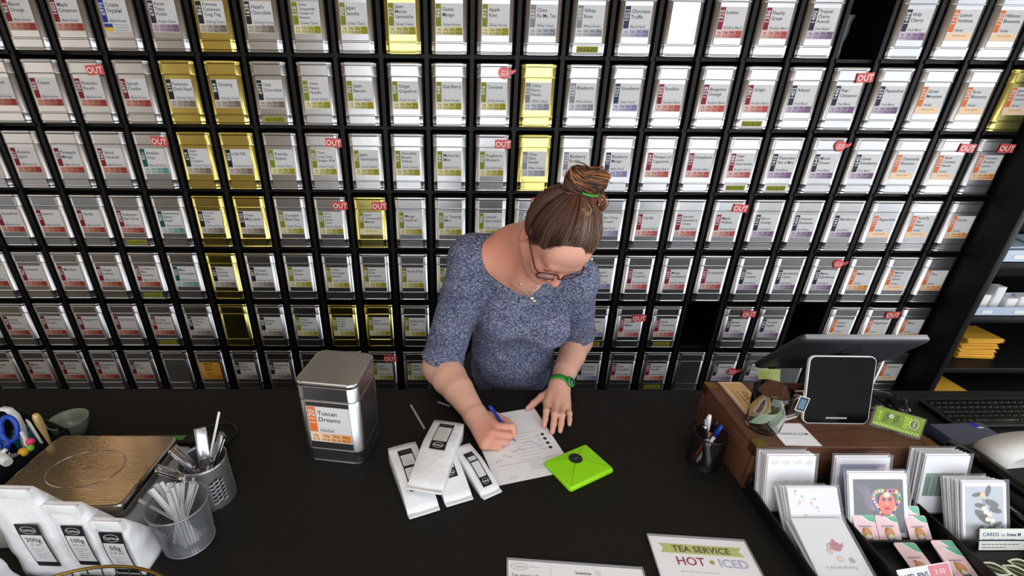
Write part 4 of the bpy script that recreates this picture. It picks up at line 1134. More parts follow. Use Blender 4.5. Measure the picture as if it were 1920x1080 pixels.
def keyboard():
    t = thing('keyboard', 'black computer keyboard lying on the counter at the right edge', 'keyboard', (1.555, -1.112, CT), (0, 0, 0.015))
    b = MB(); b.loft([[(x, y, z+max(0, y)*0.09) for x, y in rrect(0.225-i, 0.066-i, 0.01, 3)] for z, i in ((0, 0.002), (0.012, 0), (0.016, 0.002))]); b.build('case', M_BLACKPL, t)
    k0 = MB(); k0.loft([[(x, y, z) for x, y in rrect(0.0085-i, 0.0085-i, 0.002, 2)] for z, i in ((0, 0), (0.005, 0.001), (0.006, 0.002))]); me = k0.build('key', M_BLACKGL, data_only=True)
    kw = MB(); kw.loft([[(x, y, z) for x, y in rrect(0.055-i, 0.0085-i, 0.002, 2)] for z, i in ((0, 0), (0.005, 0.001), (0.006, 0.002))]); mw = kw.build('key', M_BLACKGL, data_only=True)
    for r in range(5):
        y = 0.044-0.0205*r
        for c in range(21):
            x = -0.205+0.0205*c+0.004*(r % 3)
            if r == 4 and 4 <= c <= 8:
                if c == 6: link('key', mw, t, (x, y, 0.0145+max(0, y)*0.09))
                continue
            if x > 0.212: continue
            link('key', me, t, (x, y, 0.0145+max(0, y)*0.09))
    b = MB(); b.M = frame((0.02, -0.0575, 0.0168), (1,0,0), (0,1,0)); b.rect(-0.02, -0.002, 0.02, 0.002, 0, L(130,134,140)); b.build('maker_mark', M_PRINT, t)
keyboard()
def mouse():
    t = thing('computer_mouse', 'glossy black computer mouse between the wooden box and keyboard', 'mouse', (1.243, -1.056, CT), (0, 0, 0.18))
    b = MB(); loops = []; n = 12
    for i in range(n+1):
        f = i/n; y = -0.058+0.116*f; w = 0.031*math.sin(PI*min(max(0.06+0.9*f, 0), 1))**0.45; h = 0.034*math.sin(PI*(0.10+0.8*f))**0.7
        loops.append([(w*math.cos(a), y, max(0.0, h*math.sin(a))) for a in [PI*k/12 for k in range(13)]])
    b.loft(loops); b.build('shell', M_BLACKGL, t)
    b = MB(); b.tube([(-0.002, -0.03, 0.033), (0.002, -0.03, 0.033)], 0.009, 12); b.build('wheel', M_DARKGREY, t)
    b = MB(); b.tube([(0.0, 0.057, 0.012), (0.004, 0.075, 0.006), (0.0, 0.07+0.0, 0.004)], 0.0018, 6); b.build('cable', M_BLACKPL, t)
mouse()
def flat_box():
    t = thing('flat_blue_grey_box', 'flat slate blue box with a small blue sticker before the keyboard', 'box', (1.318, -1.232, CT), (0, 0, 0.05))
    b = MB(); b.box((0,0,0.015), (0.158, 0.088, 0.030), bev=0.002); b.build('carton', M_NAVYBOX, t)
    b = MB(); b.M = Matrix.Translation((0, 0, 0.0302)); b.rect(0.034, 0.022, 0.060, 0.042, 0, L(40,62,170)); b.rect(0.046, 0.018, 0.064, 0.024, 0.0002, L(214,220,232)); b.build('sticker', M_PRINT, t)
flat_box()
def printer():
    t = thing('receipt_printer', 'black receipt printer with white paper curling out at the right edge', 'printer', (1.285, -1.435, CT), (0, 0, 0.10))
    b = MB(); b.loft([[(x, y, z) for x, y in rrect(0.145-i, 0.125-i, 0.014, 3)] for z, i in ((0, 0.004), (0.02, 0), (0.062, 0.0), (0.074, 0.012))]); b.build('case', M_BLACKPL, t)
    b = MB(); b.tube([(-0.13,0.115,0.078), (-0.135,0.03,0.090), (-0.13,-0.06,0.082), (-0.12,-0.13,0.055)], 0.013, 8); b.build('lid_arm', M_BLACKGL, t)
    b = MB(); b.tube([(-0.165,0.11,0.04), (-0.165,-0.02,0.055), (-0.155,-0.135,0.025)], 0.009, 8); b.build('lid_arm', M_BLACKGL, t)
    p = MB(); loops = []
    for i in range(17):
        a = i/16; ang = PI*(1.0-0.62*a); x = -0.005+0.075*math.cos(ang)+0.13*max(0, a-0.3); z = 0.072+0.050*math.sin(ang)-0.02*max(0, a-0.5)
        loops.append([(x, y, z) for y in (0.022, 0.102)])
    p.loft(loops, smooth=True, closed=False, cap0=False, cap1=False); o = p.build('paper_strip', M_WHITE, t); o.modifiers.new('thickness', 'SOLIDIFY').thickness = 0.0005
    q = MB(); q.box((-0.035, 0.06, 0.0755), (0.09, 0.075, 0.001)); q.build('paper_tongue', M_WHITE, t)
    q = MB(); q.box((0.03, -0.055, 0.0785), (0.16, 0.075, 0.006), bev=0.002); q.build('paper_cover', M_GREYPL, t)
printer()

# ---- greeting card rack
def rack():
    t = thing('card_rack', 'low black compartment rack of greeting cards before the wooden box', 'rack', (0.93, -1.64, CT))
    def part(nm, c, s): b = MB(); b.box((0,0,0), s, bev=0.0015); return b.build(nm, M_BLACKPL, t, (c[0]-0.93, c[1]+1.64, c[2]-CT))
    part('base', (0.8435, -1.64, CT+0.002), (0.548, 0.42, 0.004))
    for nm, x in (('side_wall', 0.572), ('divider', 0.736), ('divider', 0.936), ('side_wall', 1.115)): part(nm, (x, -1.64, CT+0.021), (0.005, 0.42, 0.034))
    part('rear_wall', (0.8435, -1.428, CT+0.030), (0.548, 0.005, 0.052)); part('front_wall', (0.8435, -1.848, CT+0.016), (0.548, 0.005, 0.028))
    for x0, x1, y, h in ((0.739, 0.933, -1.584, 0.022), (0.739, 0.933, -1.672, 0.022), (0.939, 1.112, -1.584, 0.024)):
        part('lip', ((x0+x1)/2, y, CT+0.004+h/2), (x1-x0, 0.004, h))
rack()
def card_obj(nm, x0, x1, top, bot, lab, cat, printer=None, th=0.0012, film=False, group=None, rad=0.0, dx=0.0):
    """card whose lower edge is at bot=(y,z) and upper edge at top=(y,z)"""
    w = x1-x0; v = Vector((dx, top[0]-bot[0], top[1]-bot[1])); h = v.length
    t = thing(nm, lab, cat, group=group); t.matrix_world = frame(((x0+x1)/2, bot[0], bot[1]), (1,0,0), v)
    b = MB()
    if rad: b.loft([[(x, y+h/2, z) for x, y in rrect(w/2, h/2, rad, 4)] for z in (-th, 0)], 0, L(236,206,212), smooth=False)
    else: b.box((0, h/2, -th/2), (w, h, th), 0, L(226,226,232))
    if printer: printer(b, w, h)
    b.build('card_sheet', M_GLOSSPRINT, t)
    if film:
        f = MB(); f.box((0.001, h/2+0.002, 0.0012), (w+0.010, h+0.010, 0.0006)); f.build('clear_sleeve', M_FILM, t)
    return t
def stack(n, x0, x1, top, bot, step, lab, group, printer, front_lab, film=True):
    v = Vector((0, top[0]-bot[0], top[1]-bot[1])).normalized(); nb = Vector((0, v.z, -v.y))  # away from the viewer
    if nb.y < 0: nb = -nb
    for k in range(n):
        o = nb*(step*k); nth = ('', 'second', 'third', 'fourth', 'fifth', 'sixth', 'seventh', 'eighth', 'ninth', 'tenth', 'eleventh')[k]
        jx = random.uniform(-0.002, 0.002) if k else 0
        card_obj('greeting_card', x0+jx-0.0015*k*0.4, x1+jx-0.0015*k*0.4, (top[0]+o.y, top[1]+o.z+(0.004 if k % 2 else 0)), (bot[0]+o.y, bot[1]+max(o.z, 0.0005*0)), front_lab if k == 0 else lab.replace(' card ', ' card, %s from its front, ' % nth, 1), 'card', printer if k == 0 else None, film=(film and k in (0, n-1)), group=group)
R4 = random.Random(12)
def p_leafs(b, w, h):
    for k in range(8):
        x, y = w*(-0.36+0.24*(k % 4)), h*(0.88 if k < 4 else 0.52); b.ring(x, y, 0.008, 0.004, 0.0008, 0.0003, L(150,176,160)); b.line([(x-0.006, y-0.004), (x+0.007, y+0.004)], 0.0007, 0.0005, L(190,160,160))
def p_sprigs(b, w, h):
    for k in range(9):
        x, y = w*R4.uniform(-0.4, 0.4), h*R4.uniform(0.15, 0.92); a = R4.uniform(0, 3); b.line([(x, y), (x+0.011*math.cos(a), y+0.011*math.sin(a))], 0.0009, 0.0003, L(150,156,156)); b.ellipse(x+0.011*math.cos(a), y+0.011*math.sin(a), 0.0036, 0.0022, 0.0005, L(170,186,150) if k % 3 else L(220,170,150), 10)
def p_teapot(b, w, h):
    y = h*0.60; x = 0.010; c = L(188,120,136)
    b.ellipse(x, y, 0.0125, 0.0105, 0.0003, c); b.poly([(x+0.010, y+0.002), (x+0.019, y+0.008), (x+0.017, y+0.001), (x+0.011, y-0.004)], 0.0004, c); b.ring(x-0.013, y, 0.006, 0.006, 0.002, 0.0004, c); b.ellipse(x, y+0.0115, 0.004, 0.003, 0.0005, c); b.ring(x, y, 0.006, 0.005, 0.001, 0.0006, L(150,80,100))
    for cx, cy, cc in ((-0.018, -0.010, (232,198,178)), (-0.004, -0.025, (236,206,190)), (0.019, -0.028, (150,168,190))): b.ellipse(x+cx, y+cy, 0.006, 0.0055, 0.0003, L(*cc)); b.ring(x+cx, y+cy, 0.006, 0.0055, 0.0009, 0.0005, L(200,160,150))
    b.text('it was tea all along', 0, h*0.30, 0.0085, 0.0003, L(150,150,162), False, 'c', 0, 1.0)
def p_violet(b, w, h):
    b.rect(-w*0.42, h*0.05, w*0.42, h*0.88, 0.0003, L(150,152,190)); 
    for k in range(22): b.ellipse(w*R4.uniform(-0.36, 0.36), h*R4.uniform(0.25, 0.82), R4.uniform(0.004, 0.014), R4.uniform(0.003, 0.008), 0.0004+0.00005*k, L(*R4.choice(((120,130,190), (176,150,196), (206,176,190), (140,170,210), (196,190,214)))), 14)
def p_face(b, w, h):
    b.rect(-w*0.43, h*0.05, w*0.43, h*0.90, 0.0003, L(44,46,54))
    for k in range(5): b.line([(-w*0.36+0.006*k, h*0.80), (-w*0.26+0.004*k, h*0.64), (-w*0.16+0.003*k, h*0.40)], 0.0011, 0.0004, L(*((150,90,160), (190,120,180), (120,130,190), (200,150,190), (160,110,170))[k]))
    cx, cy = w*0.13, h*0.54; r = random.Random(6)
    for k in range(26):
        a = 2*PI*k/26; d = 0.027*(1+0.2*math.sin(3*a)); b.ellipse(cx+d*math.cos(a), cy+d*1.05*math.sin(a), 0.0052, 0.0052, 0.0004+0.00003*k, L(*r.choice(((60,150,190), (230,160,60), (200,70,110), (90,180,110), (236,110,70), (120,90,190)))), 12); b.ellipse(cx+d*math.cos(a), cy+d*1.05*math.sin(a), 0.0022, 0.0022, 0.0016, L(*r.choice(((240,220,120), (40,40,60), (240,240,240)))), 8)
    b.ellipse(cx, cy-0.002, 0.019, 0.025, 0.0018, L(216,124,110), 24); b.ellipse(cx-0.007, cy+0.006, 0.004, 0.003, 0.0021, L(60,80,120), 12); b.ellipse(cx+0.007, cy+0.006, 0.004, 0.003, 0.0021, L(60,80,120), 12); b.ellipse(cx, cy-0.014, 0.007, 0.0032, 0.0021, L(196,50,76), 12); b.poly([(cx-0.002,cy+0.004),(cx+0.002,cy+0.004),(cx+0.004,cy-0.006),(cx-0.004,cy-0.006)], 0.0021, L(232,150,130)); b.ellipse(cx, cy+0.016, 0.008, 0.006, 0.0021, L(200,206,196), 14)
def p_forest(b, w, h):
    b.rect(-w*0.44, h*0.30, w*0.44, h*0.70, 0.0003, L(96,124,104))
    for k in range(16): x = w*(-0.42+0.055*k); b.rect(x, h*0.30, x+w*0.04, h*(0.58+0.1*R4.random()), 0.0004, L(*R4.choice(((52,88,60), (70,110,76), (40,56,50), (88,130,110)))))
    b.rect(w*0.05, h*0.30, w*0.30, h*0.66, 0.0006, L(56,60,62)); b.rect(w*0.10, h*0.40, w*0.25, h*0.56, 0.0007, L(104,106,110))
def p_flower(b, w, h):
    b.rect(-w*0.43, h*0.06, w*0.43, h*0.93, 0.0003, L(176,184,196)); b.rect(-w*0.43, h*0.06, w*0.43, h*0.30, 0.0004, L(160,164,168))
    st = [(w*0.10, h*0.06), (w*0.12, h*0.22), (w*0.08, h*0.42), (w*0.02, h*0.60), (-w*0.06, h*0.76)]; b.line(st, 0.0016, 0.0006, L(70,60,54)); b.line([(w*0.12, h*0.20), (w*-0.06, h*0.28)], 0.0012, 0.0006, L(70,60,54))
    for x, y, rx, a in ((0.16,0.66,0.017,-0.4), (0.24,0.55,0.015,-0.3), (-0.10,0.62,0.013,-0.2), (-0.06,0.46,0.020,-0.6), (-0.02,0.40,0.016,-0.6), (0.28,0.32,0.011,0.4), (0.14,0.26,0.011,0.2), (-0.12,0.25,0.010,0.6), (0.08,0.86,0.013,1.3), (-0.18,0.80,0.011,0.2)):
        pts = [(w*x+rx*math.cos(t)*math.cos(a)-rx*0.42*math.sin(t)*math.sin(a), h*y+rx*math.cos(t)*math.sin(a)+rx*0.42*math.sin(t)*math.cos(a)) for t in [2*PI*k/14 for k in range(14)]]
        b.poly(pts, 0.0008, L(58,60,54))
    for x, y in ((0.02,0.52), (0.10,0.48), (0.06,0.40), (0.16,0.38), (-0.02,0.58)): b.ellipse(w*x, h*y, 0.006, 0.005, 0.0011, L(232,222,206), 10)
    b.ellipse(-w*0.05, h*0.79, 0.006, 0.006, 0.0011, L(228,190,150), 12)
stack(9, 0.580, 0.692, (-1.447, 1.090), (-1.492, 0.962), 0.0042, 'white greeting card in the rear left stack of the rack', 'cards in the rear left stack', p_leafs, 'pale leaf-patterned card fronting the rear left stack')
stack(9, 0.598, 0.711, (-1.507, 1.051), (-1.585, 0.957), 0.0042, 'white greeting card in the middle left stack of the rack', 'cards in the middle left stack', p_sprigs, 'sprig-patterned white card fronting the middle left stack')
stack(6, 0.594, 0.706, (-1.552, 1.006), (-1.690, 0.957), 0.0042, 'white greeting card in the front left stack of the rack', 'cards in the front left stack', p_teapot, 'white card with a pink teapot drawing in the rack front')
stack(3, 0.741, 0.868, (-1.448, 1.086), (-1.492, 0.962), 0.005, 'white card behind the violet one in the rack', 'cards behind the violet one', p_violet, 'card with a violet abstract picture in the rear middle of rack')
stack(3, 0.718+0.02, 0.850+0.02, (-1.492, 1.081), (-1.560, 0.960), 0.005, 'white card behind the colourful face card in the rack', 'cards behind the face card', p_face, 'black card with a colourful flower face in the rack middle')
stack(11, 0.934, 1.036, (-1.462, 1.104), (-1.500, 0.965), 0.0036, 'sleeved card in the rear right stack of the rack', 'cards in the rear right stack', p_forest, 'card with green trees fronting the rear right stack')
stack(11, 0.975, 1.074, (-1.517, 1.078), (-1.579, 0.958), 0.0042, 'sleeved card in the front right stack of the rack', 'cards in the front right stack', p_flower, 'grey card with dark leaves and white blossoms, front right stack')
def p_pin(kind):
    def f(b, w, h):
        b.poly([(-w*0.10, h*0.985), (w*0.36, h*0.985), (w*0.49, h*0.93), (w*0.49, h*0.72), (w*0.22, h*0.78)], 0.0003, L(110,184,156)); b.poly([(-w*0.10, h*0.985), (w*0.22, h*0.78), (w*0.49, h*0.72), (w*0.49, h*0.68), (w*0.18, h*0.73), (-w*0.24, h*0.985)], 0.0004, L(240,228,230))
        x = -w*0.28
        for k in range(9):   # tiny dark script
            b.ring(x, h*0.60, 0.0016, 0.0014 if k % 3 else 0.0024, 0.0005, 0.0004, L(92,60,96), 10); x += w*0.065
    return f
def pin_card(x0, y, z, yb, lab, pin=True):
    t = card_obj('pin_card', x0, x0+0.049, (y, z), (yb, 0.957), lab, 'card', p_pin(0), rad=0.006, group='lapel pin cards in the rack')
    if pin:
        h = math.hypot(y-yb, z-0.957)
        b = MB(); g = L(196,150,70); b.ring(0, h*0.36, 0.010, 0.012, 0.003, 0.0015, g, 20); b.ellipse(0, h*0.40, 0.007, 0.007, 0.0018, L(206,150,110), 16); b.ball((0.0, h*0.24, 0.002), (0.008, 0.007, 0.0025), 0, L(214,206,176), 10, 6); b.ball((0.002, h*0.14, 0.002), (0.009, 0.006, 0.0025), 0, L(80,98,120), 10, 6); b.ball((-0.005, h*0.50, 0.002), (0.003, 0.003, 0.002), 0, g, 8, 5)
        b.build('enamel_pin', M_GLOSSPRINT, t)
pin_card(0.741, -1.520, 1.010, -1.560, 'pink and green pin card rear left of the pin compartment', False)
pin_card(0.783, -1.521, 1.019, -1.562, 'pink and green pin card standing highest in the pin compartment', False)
pin_card(0.742, -1.537, 1.001, -1.579, 'pink pin card with a golden pin, front left of pin compartment')
pin_card(0.7925, -1.537, 1.001, -1.579, 'pink pin card with a golden pin, front middle of pin compartment')
pin_card(0.852, -1.523, 1.012, -1.562, 'pink and green pin card rear right of the pin compartment', False)
pin_card(0.861, -1.537, 0.998, -1.579, 'pink pin card with a golden pin, front right of pin compartment')
pin_card(0.803, -1.588, 0.974, -1.668, 'pink pin card lying alone behind the lapel pin price sign')
pin_card(0.882, -1.588, 0.981, -1.650, 'pink and green pin card behind the front right pin card', False)
pin_card(0.882, -1.602, 0.977, -1.667, 'pink pin card with a dark pin nearest the price sign')
def price_sign():
    t = thing('price_sign', 'white and pink sign reading LAPEL PINS 3.00 in the rack', 'sign'); t.matrix_world = frame((0.800, -1.692, 0.9615), (1, 0.10, 0.10), (0, 0.45, 0.55))
    b = MB(); b.box((0, 0.024, -0.0006), (0.112, 0.048, 0.0010), 0, L(226,228,234)); b.text('LAPEL PINS', -0.051, 0.027, 0.0145, 0.0003, L(70,76,90), True, 'l', 0, 0.78)
    b.rect(0.010, 0.002, 0.054, 0.046, 0.0002, L(206,130,142)); b.text('3.00', 0.032, 0.029, 0.0130, 0.0004, L(240,212,214), False, 'c'); b.rect(0.010, 0.022, 0.054, 0.0228, 0.0004, L(232,170,150)); squiggles(b, -0.05, 0.014, 0.0, 2, 0.007, 0.0003, L(140,140,150), 3); b.build('printed_card', M_PRINT, t)
price_sign()
def artist_sign():
    t = thing('card_sign', 'small white sign reading CARDS on the rack lip', 'sign'); t.matrix_world = frame((1.062, -1.594, 0.9565), (1, 0, 0.0), (0, 0.022, 0.052))
    b = MB(); b.box((0, 0.024, -0.0006), (0.132, 0.048, 0.0010), 0, L(216,222,214)); b.text('CARDS', -0.060, 0.0315, 0.0115, 0.0003, L(72,88,140), False, 'l'); b.text('by', -0.018, 0.0315, 0.009, 0.0003, L(110,150,190), False, 'l'); b.text('Irene M', -0.006, 0.0315, 0.0105, 0.0003, L(60,66,90), True, 'l', 0, 0.9)
    b.text('Ann Arbor-based artist', -0.060, 0.0205, 0.0085, 0.0003, L(80,96,150), False, 'l', 0, 0.9, 0, 0.2)
    for k in range(2): squiggles(b, -0.060, 0.0125-0.007*k, 0.028, 1, 0.01, 0.0003, L(90,90,100), k, 0.0016)
    b.rect(0.034, 0.003, 0.062, 0.020, 0.0003, L(150,82,40)); b.build('printed_card', M_PRINT, t)
artist_sign()
def leaf_sticker(x, y, a, lab):
    b = MB(); b.M = frame((x, y, 0.9545+0.004), (math.cos(a), math.sin(a), 0), (-math.sin(a), math.cos(a), 0.3))
    def leaf(l, w, z, c): b.poly([(l*(k/8-0.5), w*math.sin(PI*k/8)) for k in range(9)]+[(l*(0.5-k/8), -w*math.sin(PI*k/8)) for k in range(1, 8)], z, c)
    leaf(0.050, 0.014, 0, L(222,222,206)); leaf(0.042, 0.0095, 0.0003, L(58,66,40)); b.line([(-0.02, 0), (0.02, 0)], 0.0012, 0.0005, L(200,206,180))
    tag(b.build('leaf_sticker', M_GLOSSPRINT, None), lab, 'sticker', 'leaf stickers in the rack')
leaf_sticker(0.985, -1.640, -0.55, 'dark leaf sticker with white outline leftmost in the rack corner'); leaf_sticker(1.025, -1.648, -0.75, 'dark leaf sticker with white outline beside the leftmost one'); leaf_sticker(1.052, -1.632, -0.45, 'dark leaf sticker with white outline nearest the CARDS sign')
# ------------------------------------------------------------------ the woman
class Field:
    """smooth union of tapered capsules and ellipsoids, meshed block by block with surface nets"""
    def __init__(self): self.p = []; self.cut = []
    def cap(self, a, b, ra, rb, k=0.012, sub=False):
        a = np.array(a, float); b = np.array(b, float); self.p.append(('c', a, b, ra, rb, k, sub)); return self
    def chain(self, pts, rad, k=0.012):
        for i in range(len(pts)-1): self.cap(pts[i], pts[i+1], rad[i], rad[i+1], k if i == 0 else min(k, 0.006))
        return self
    def ell(self, c, r, ax=None, k=0.012, sub=False):
        self.p.append(('e', np.array(c, float), np.eye(3) if ax is None else np.array(ax, float), np.array(r, float), None, k, sub)); return self
    def one(self, q, P):
        if q[0] == 'c':
            a, b, ra, rb = q[1:5]; ab = b-a; pa = P-a; h = np.clip(pa@ab/(ab@ab+1e-12), 0, 1)
            return np.linalg.norm(pa-h[:, None]*ab, axis=1)-(ra+(rb-ra)*h)
        l = (P-q[1])@q[2].T; r = q[3]; k0 = np.linalg.norm(l/r, axis=1); k1 = np.linalg.norm(l/(r*r), axis=1)+1e-9
        return k0*(k0-1)/k1
    def val(self, P, idx=None):
        f = None
        for i in (range(len(self.p)) if idx is None else idx):
            q = self.p[i]; d = self.one(q, P); k = q[5]
            if f is None: f = d if not q[6] else np.full(len(P), 9.0); continue
            if q[6]:
                h = np.clip(0.5-0.5*(f+d)/k, 0, 1); f = f*(1-h)-d*h+k*h*(1-h)
            else:
                h = np.clip(0.5+0.5*(d-f)/k, 0, 1); f = d*(1-h)+f*h-k*h*(1-h)
        if f is None: f = np.full(len(P), 9.0)
        for c in self.cut: f = np.maximum(f, c(P))
        return f
    def mesh(self, lo, hi, h, B=24, smooth=2):
        lo = np.array(lo, float); hi = np.array(hi, float); N = np.ceil((hi-lo)/h).astype(int)
        ids = []; pos = []; quads = []
        S = 1 << 21
        g = np.stack(np.meshgrid(*[np.arange(-1, B+1)]*3, indexing='ij'), -1).reshape(-1, 3)   # nodes -1..B
        n = B+2; half = (B+2)*h*0.87
        for bi in range(0, N[0], B):
            for bj in range(0, N[1], B):
                for bk in range(0, N[2], B):
                    base = np.array([bi, bj, bk]); cen = (lo+(base+B/2)*h)[None]
                    ds = np.array([self.one(q, cen)[0] for q in self.p]); 
                    pos_d = min([d for d, q in zip(ds, self.p) if not q[6]])
                    if pos_d > half+0.03: continue
                    idx = [i for i, d in enumerate(ds) if d < half+0.05]
                    if not idx: continue
                    P = lo+(g+base)*h
                    F = self.val(P, idx).reshape(n, n, n)
                    if F.min() > 0 or F.max() < 0: continue
                    C = [F[a:n-1+a, b:n-1+b, c:n-1+c] for a in (0,1) for b in (0,1) for c in (0,1)]
                    sg = sum((c < 0).astype(int) for c in C); act = (sg > 0) & (sg < 8)
                    ci = np.argwhere(act)
                    if len(ci) == 0: continue
                    cv = np.stack([c[act] for c in C], 1); acc = np.zeros((len(ci), 3)); cnt = np.zeros(len(ci))
                    off = np.array([(a, b, c) for a in (0,1) for b in (0,1) for c in (0,1)], float)
                    for u in range(8):
                        for w in range(u+1, 8):
                            if np.abs(off[u]-off[w]).sum() != 1: continue
                            m = (cv[:, u] < 0) != (cv[:, w] < 0)
                            t = np.where(m, cv[:, u]/(cv[:, u]-cv[:, w]+1e-12), 0)[:, None]
                            acc += np.where(m[:, None], off[u]+(off[w]-off[u])*t, 0); cnt += m
                    pp = lo+(ci-1+base+acc/cnt[:, None])*h
                    gi = ci-1+base+4
                    ids.append(gi[:, 0]*S*S+gi[:, 1]*S+gi[:, 2]); pos.append(pp)
                    for ax in range(3):
                        sl = [slice(1, B+1)]*3; sl2 = list(sl); sl2[ax] = slice(2, B+2)
                        A = F[tuple(sl)]; D = F[tuple(sl2)]; m = (A < 0) != (D < 0); e = np.argwhere(m)
                        if len(e) == 0: continue
                        o1, o2 = [(1, 2), (2, 0), (0, 1)][ax]
                        e0 = e+base+4; flip = (A < 0)[m]
                        def cid(d1, d2):
                            q = e0.copy(); q[:, o1] -= d1; q[:, o2] -= d2; return q[:, 0]*S*S+q[:, 1]*S+q[:, 2]
                        Q = np.stack([cid(0,0), cid(1,0), cid(1,1), cid(0,1)], 1)
                        Q[~flip] = Q[~flip][:, ::-1]; quads.append(Q)
        ids = np.concatenate(ids); pos = np.concatenate(pos); quads = np.concatenate(quads)
        u, first = np.unique(ids, return_index=True); V = pos[first]
        F = np.searchsorted(u, quads); F = np.clip(F, 0, len(u)-1); ok = (u[F] == quads).all(1); F = F[ok]
        for _ in range(smooth):
            acc = np.zeros_like(V); cnt = np.zeros(len(V))
            for a, b in ((0,1),(1,2),(2,3),(3,0)):
                for s, d in ((a, b), (b, a)):
                    for k in range(3): acc[:, k] += np.bincount(F[:, s], V[F[:, d], k], len(V))
                    cnt += np.bincount(F[:, s], minlength=len(V))
            V = V*0.5+0.5*acc/np.maximum(cnt, 1)[:, None]
        return V, F
def largest(V, F):
    lab = np.arange(len(V))
    while True:                      # label propagation with pointer jumping
        m = lab[F].min(1); new = lab.copy()
        for k in range(4): np.minimum.at(new, F[:, k], m)
        new = new[new]; new = new[new]
        if (new == lab).all(): break
        lab = new
    r = lab[F[:, 0]]; best = np.bincount(r).argmax(); F = F[r == best]
    u, inv = np.unique(F, return_inverse=True)
    return V[u], inv.reshape(F.shape)
def np_mesh(name, V, F, m, parent, col=None):
    me = bpy.data.meshes.new(name)
    me.vertices.add(len(V)); me.vertices.foreach_set('co', V.astype(np.float32).ravel())
    me.loops.add(F.size); me.loops.foreach_set('vertex_index', F.astype(np.int32).ravel())
    me.polygons.add(len(F)); me.polygons.foreach_set('loop_start', np.arange(0, F.size, 4, dtype=np.int32)); me.polygons.foreach_set('loop_total', np.full(len(F), 4, dtype=np.int32))
    me.polygons.foreach_set('use_smooth', np.ones(len(F), dtype=bool))
    me.update(calc_edges=True); me.validate()
    me.materials.append(m)
    if col is not None:
        a = me.color_attributes.new('Col', 'FLOAT_COLOR', 'POINT'); c = np.concatenate([col, np.ones((len(V), 1))], 1)
        a.data.foreach_set('color', c.astype(np.float32).ravel())
    return link(name, me, parent)

HC = np.array([0.101, -1.100, 1.509]); HX = np.array([0.926, 0.348, -0.148]); HF = np.array([0.110, -0.622, -0.775]); HU = np.array([0.362, -0.701, 0.614])
HX /= np.linalg.norm(HX); HF -= HX*(HF@HX); HF /= np.linalg.norm(HF); HU = np.cross(HF, HX); HU = -HU if HU@np.array([0.362, -0.701, 0.614]) < 0 else HU
HAX = np.stack([HX, HF, HU])                   # rows: her left, forward, up
def hd(x, y, z): return HC+HX*x+HF*y+HU*z
SR, SL = np.array([-0.104, -0.920, 1.388]), np.array([0.210, -0.945, 1.332])
ER, EL = np.array([-0.206, -0.965, 1.030]), np.array([0.280, -0.805, 1.040])
WR, WL = np.array([-0.098, -1.163, 0.992]), np.array([0.176, -1.028, 1.000])
NB = np.array([0.026, -0.930, 1.428])

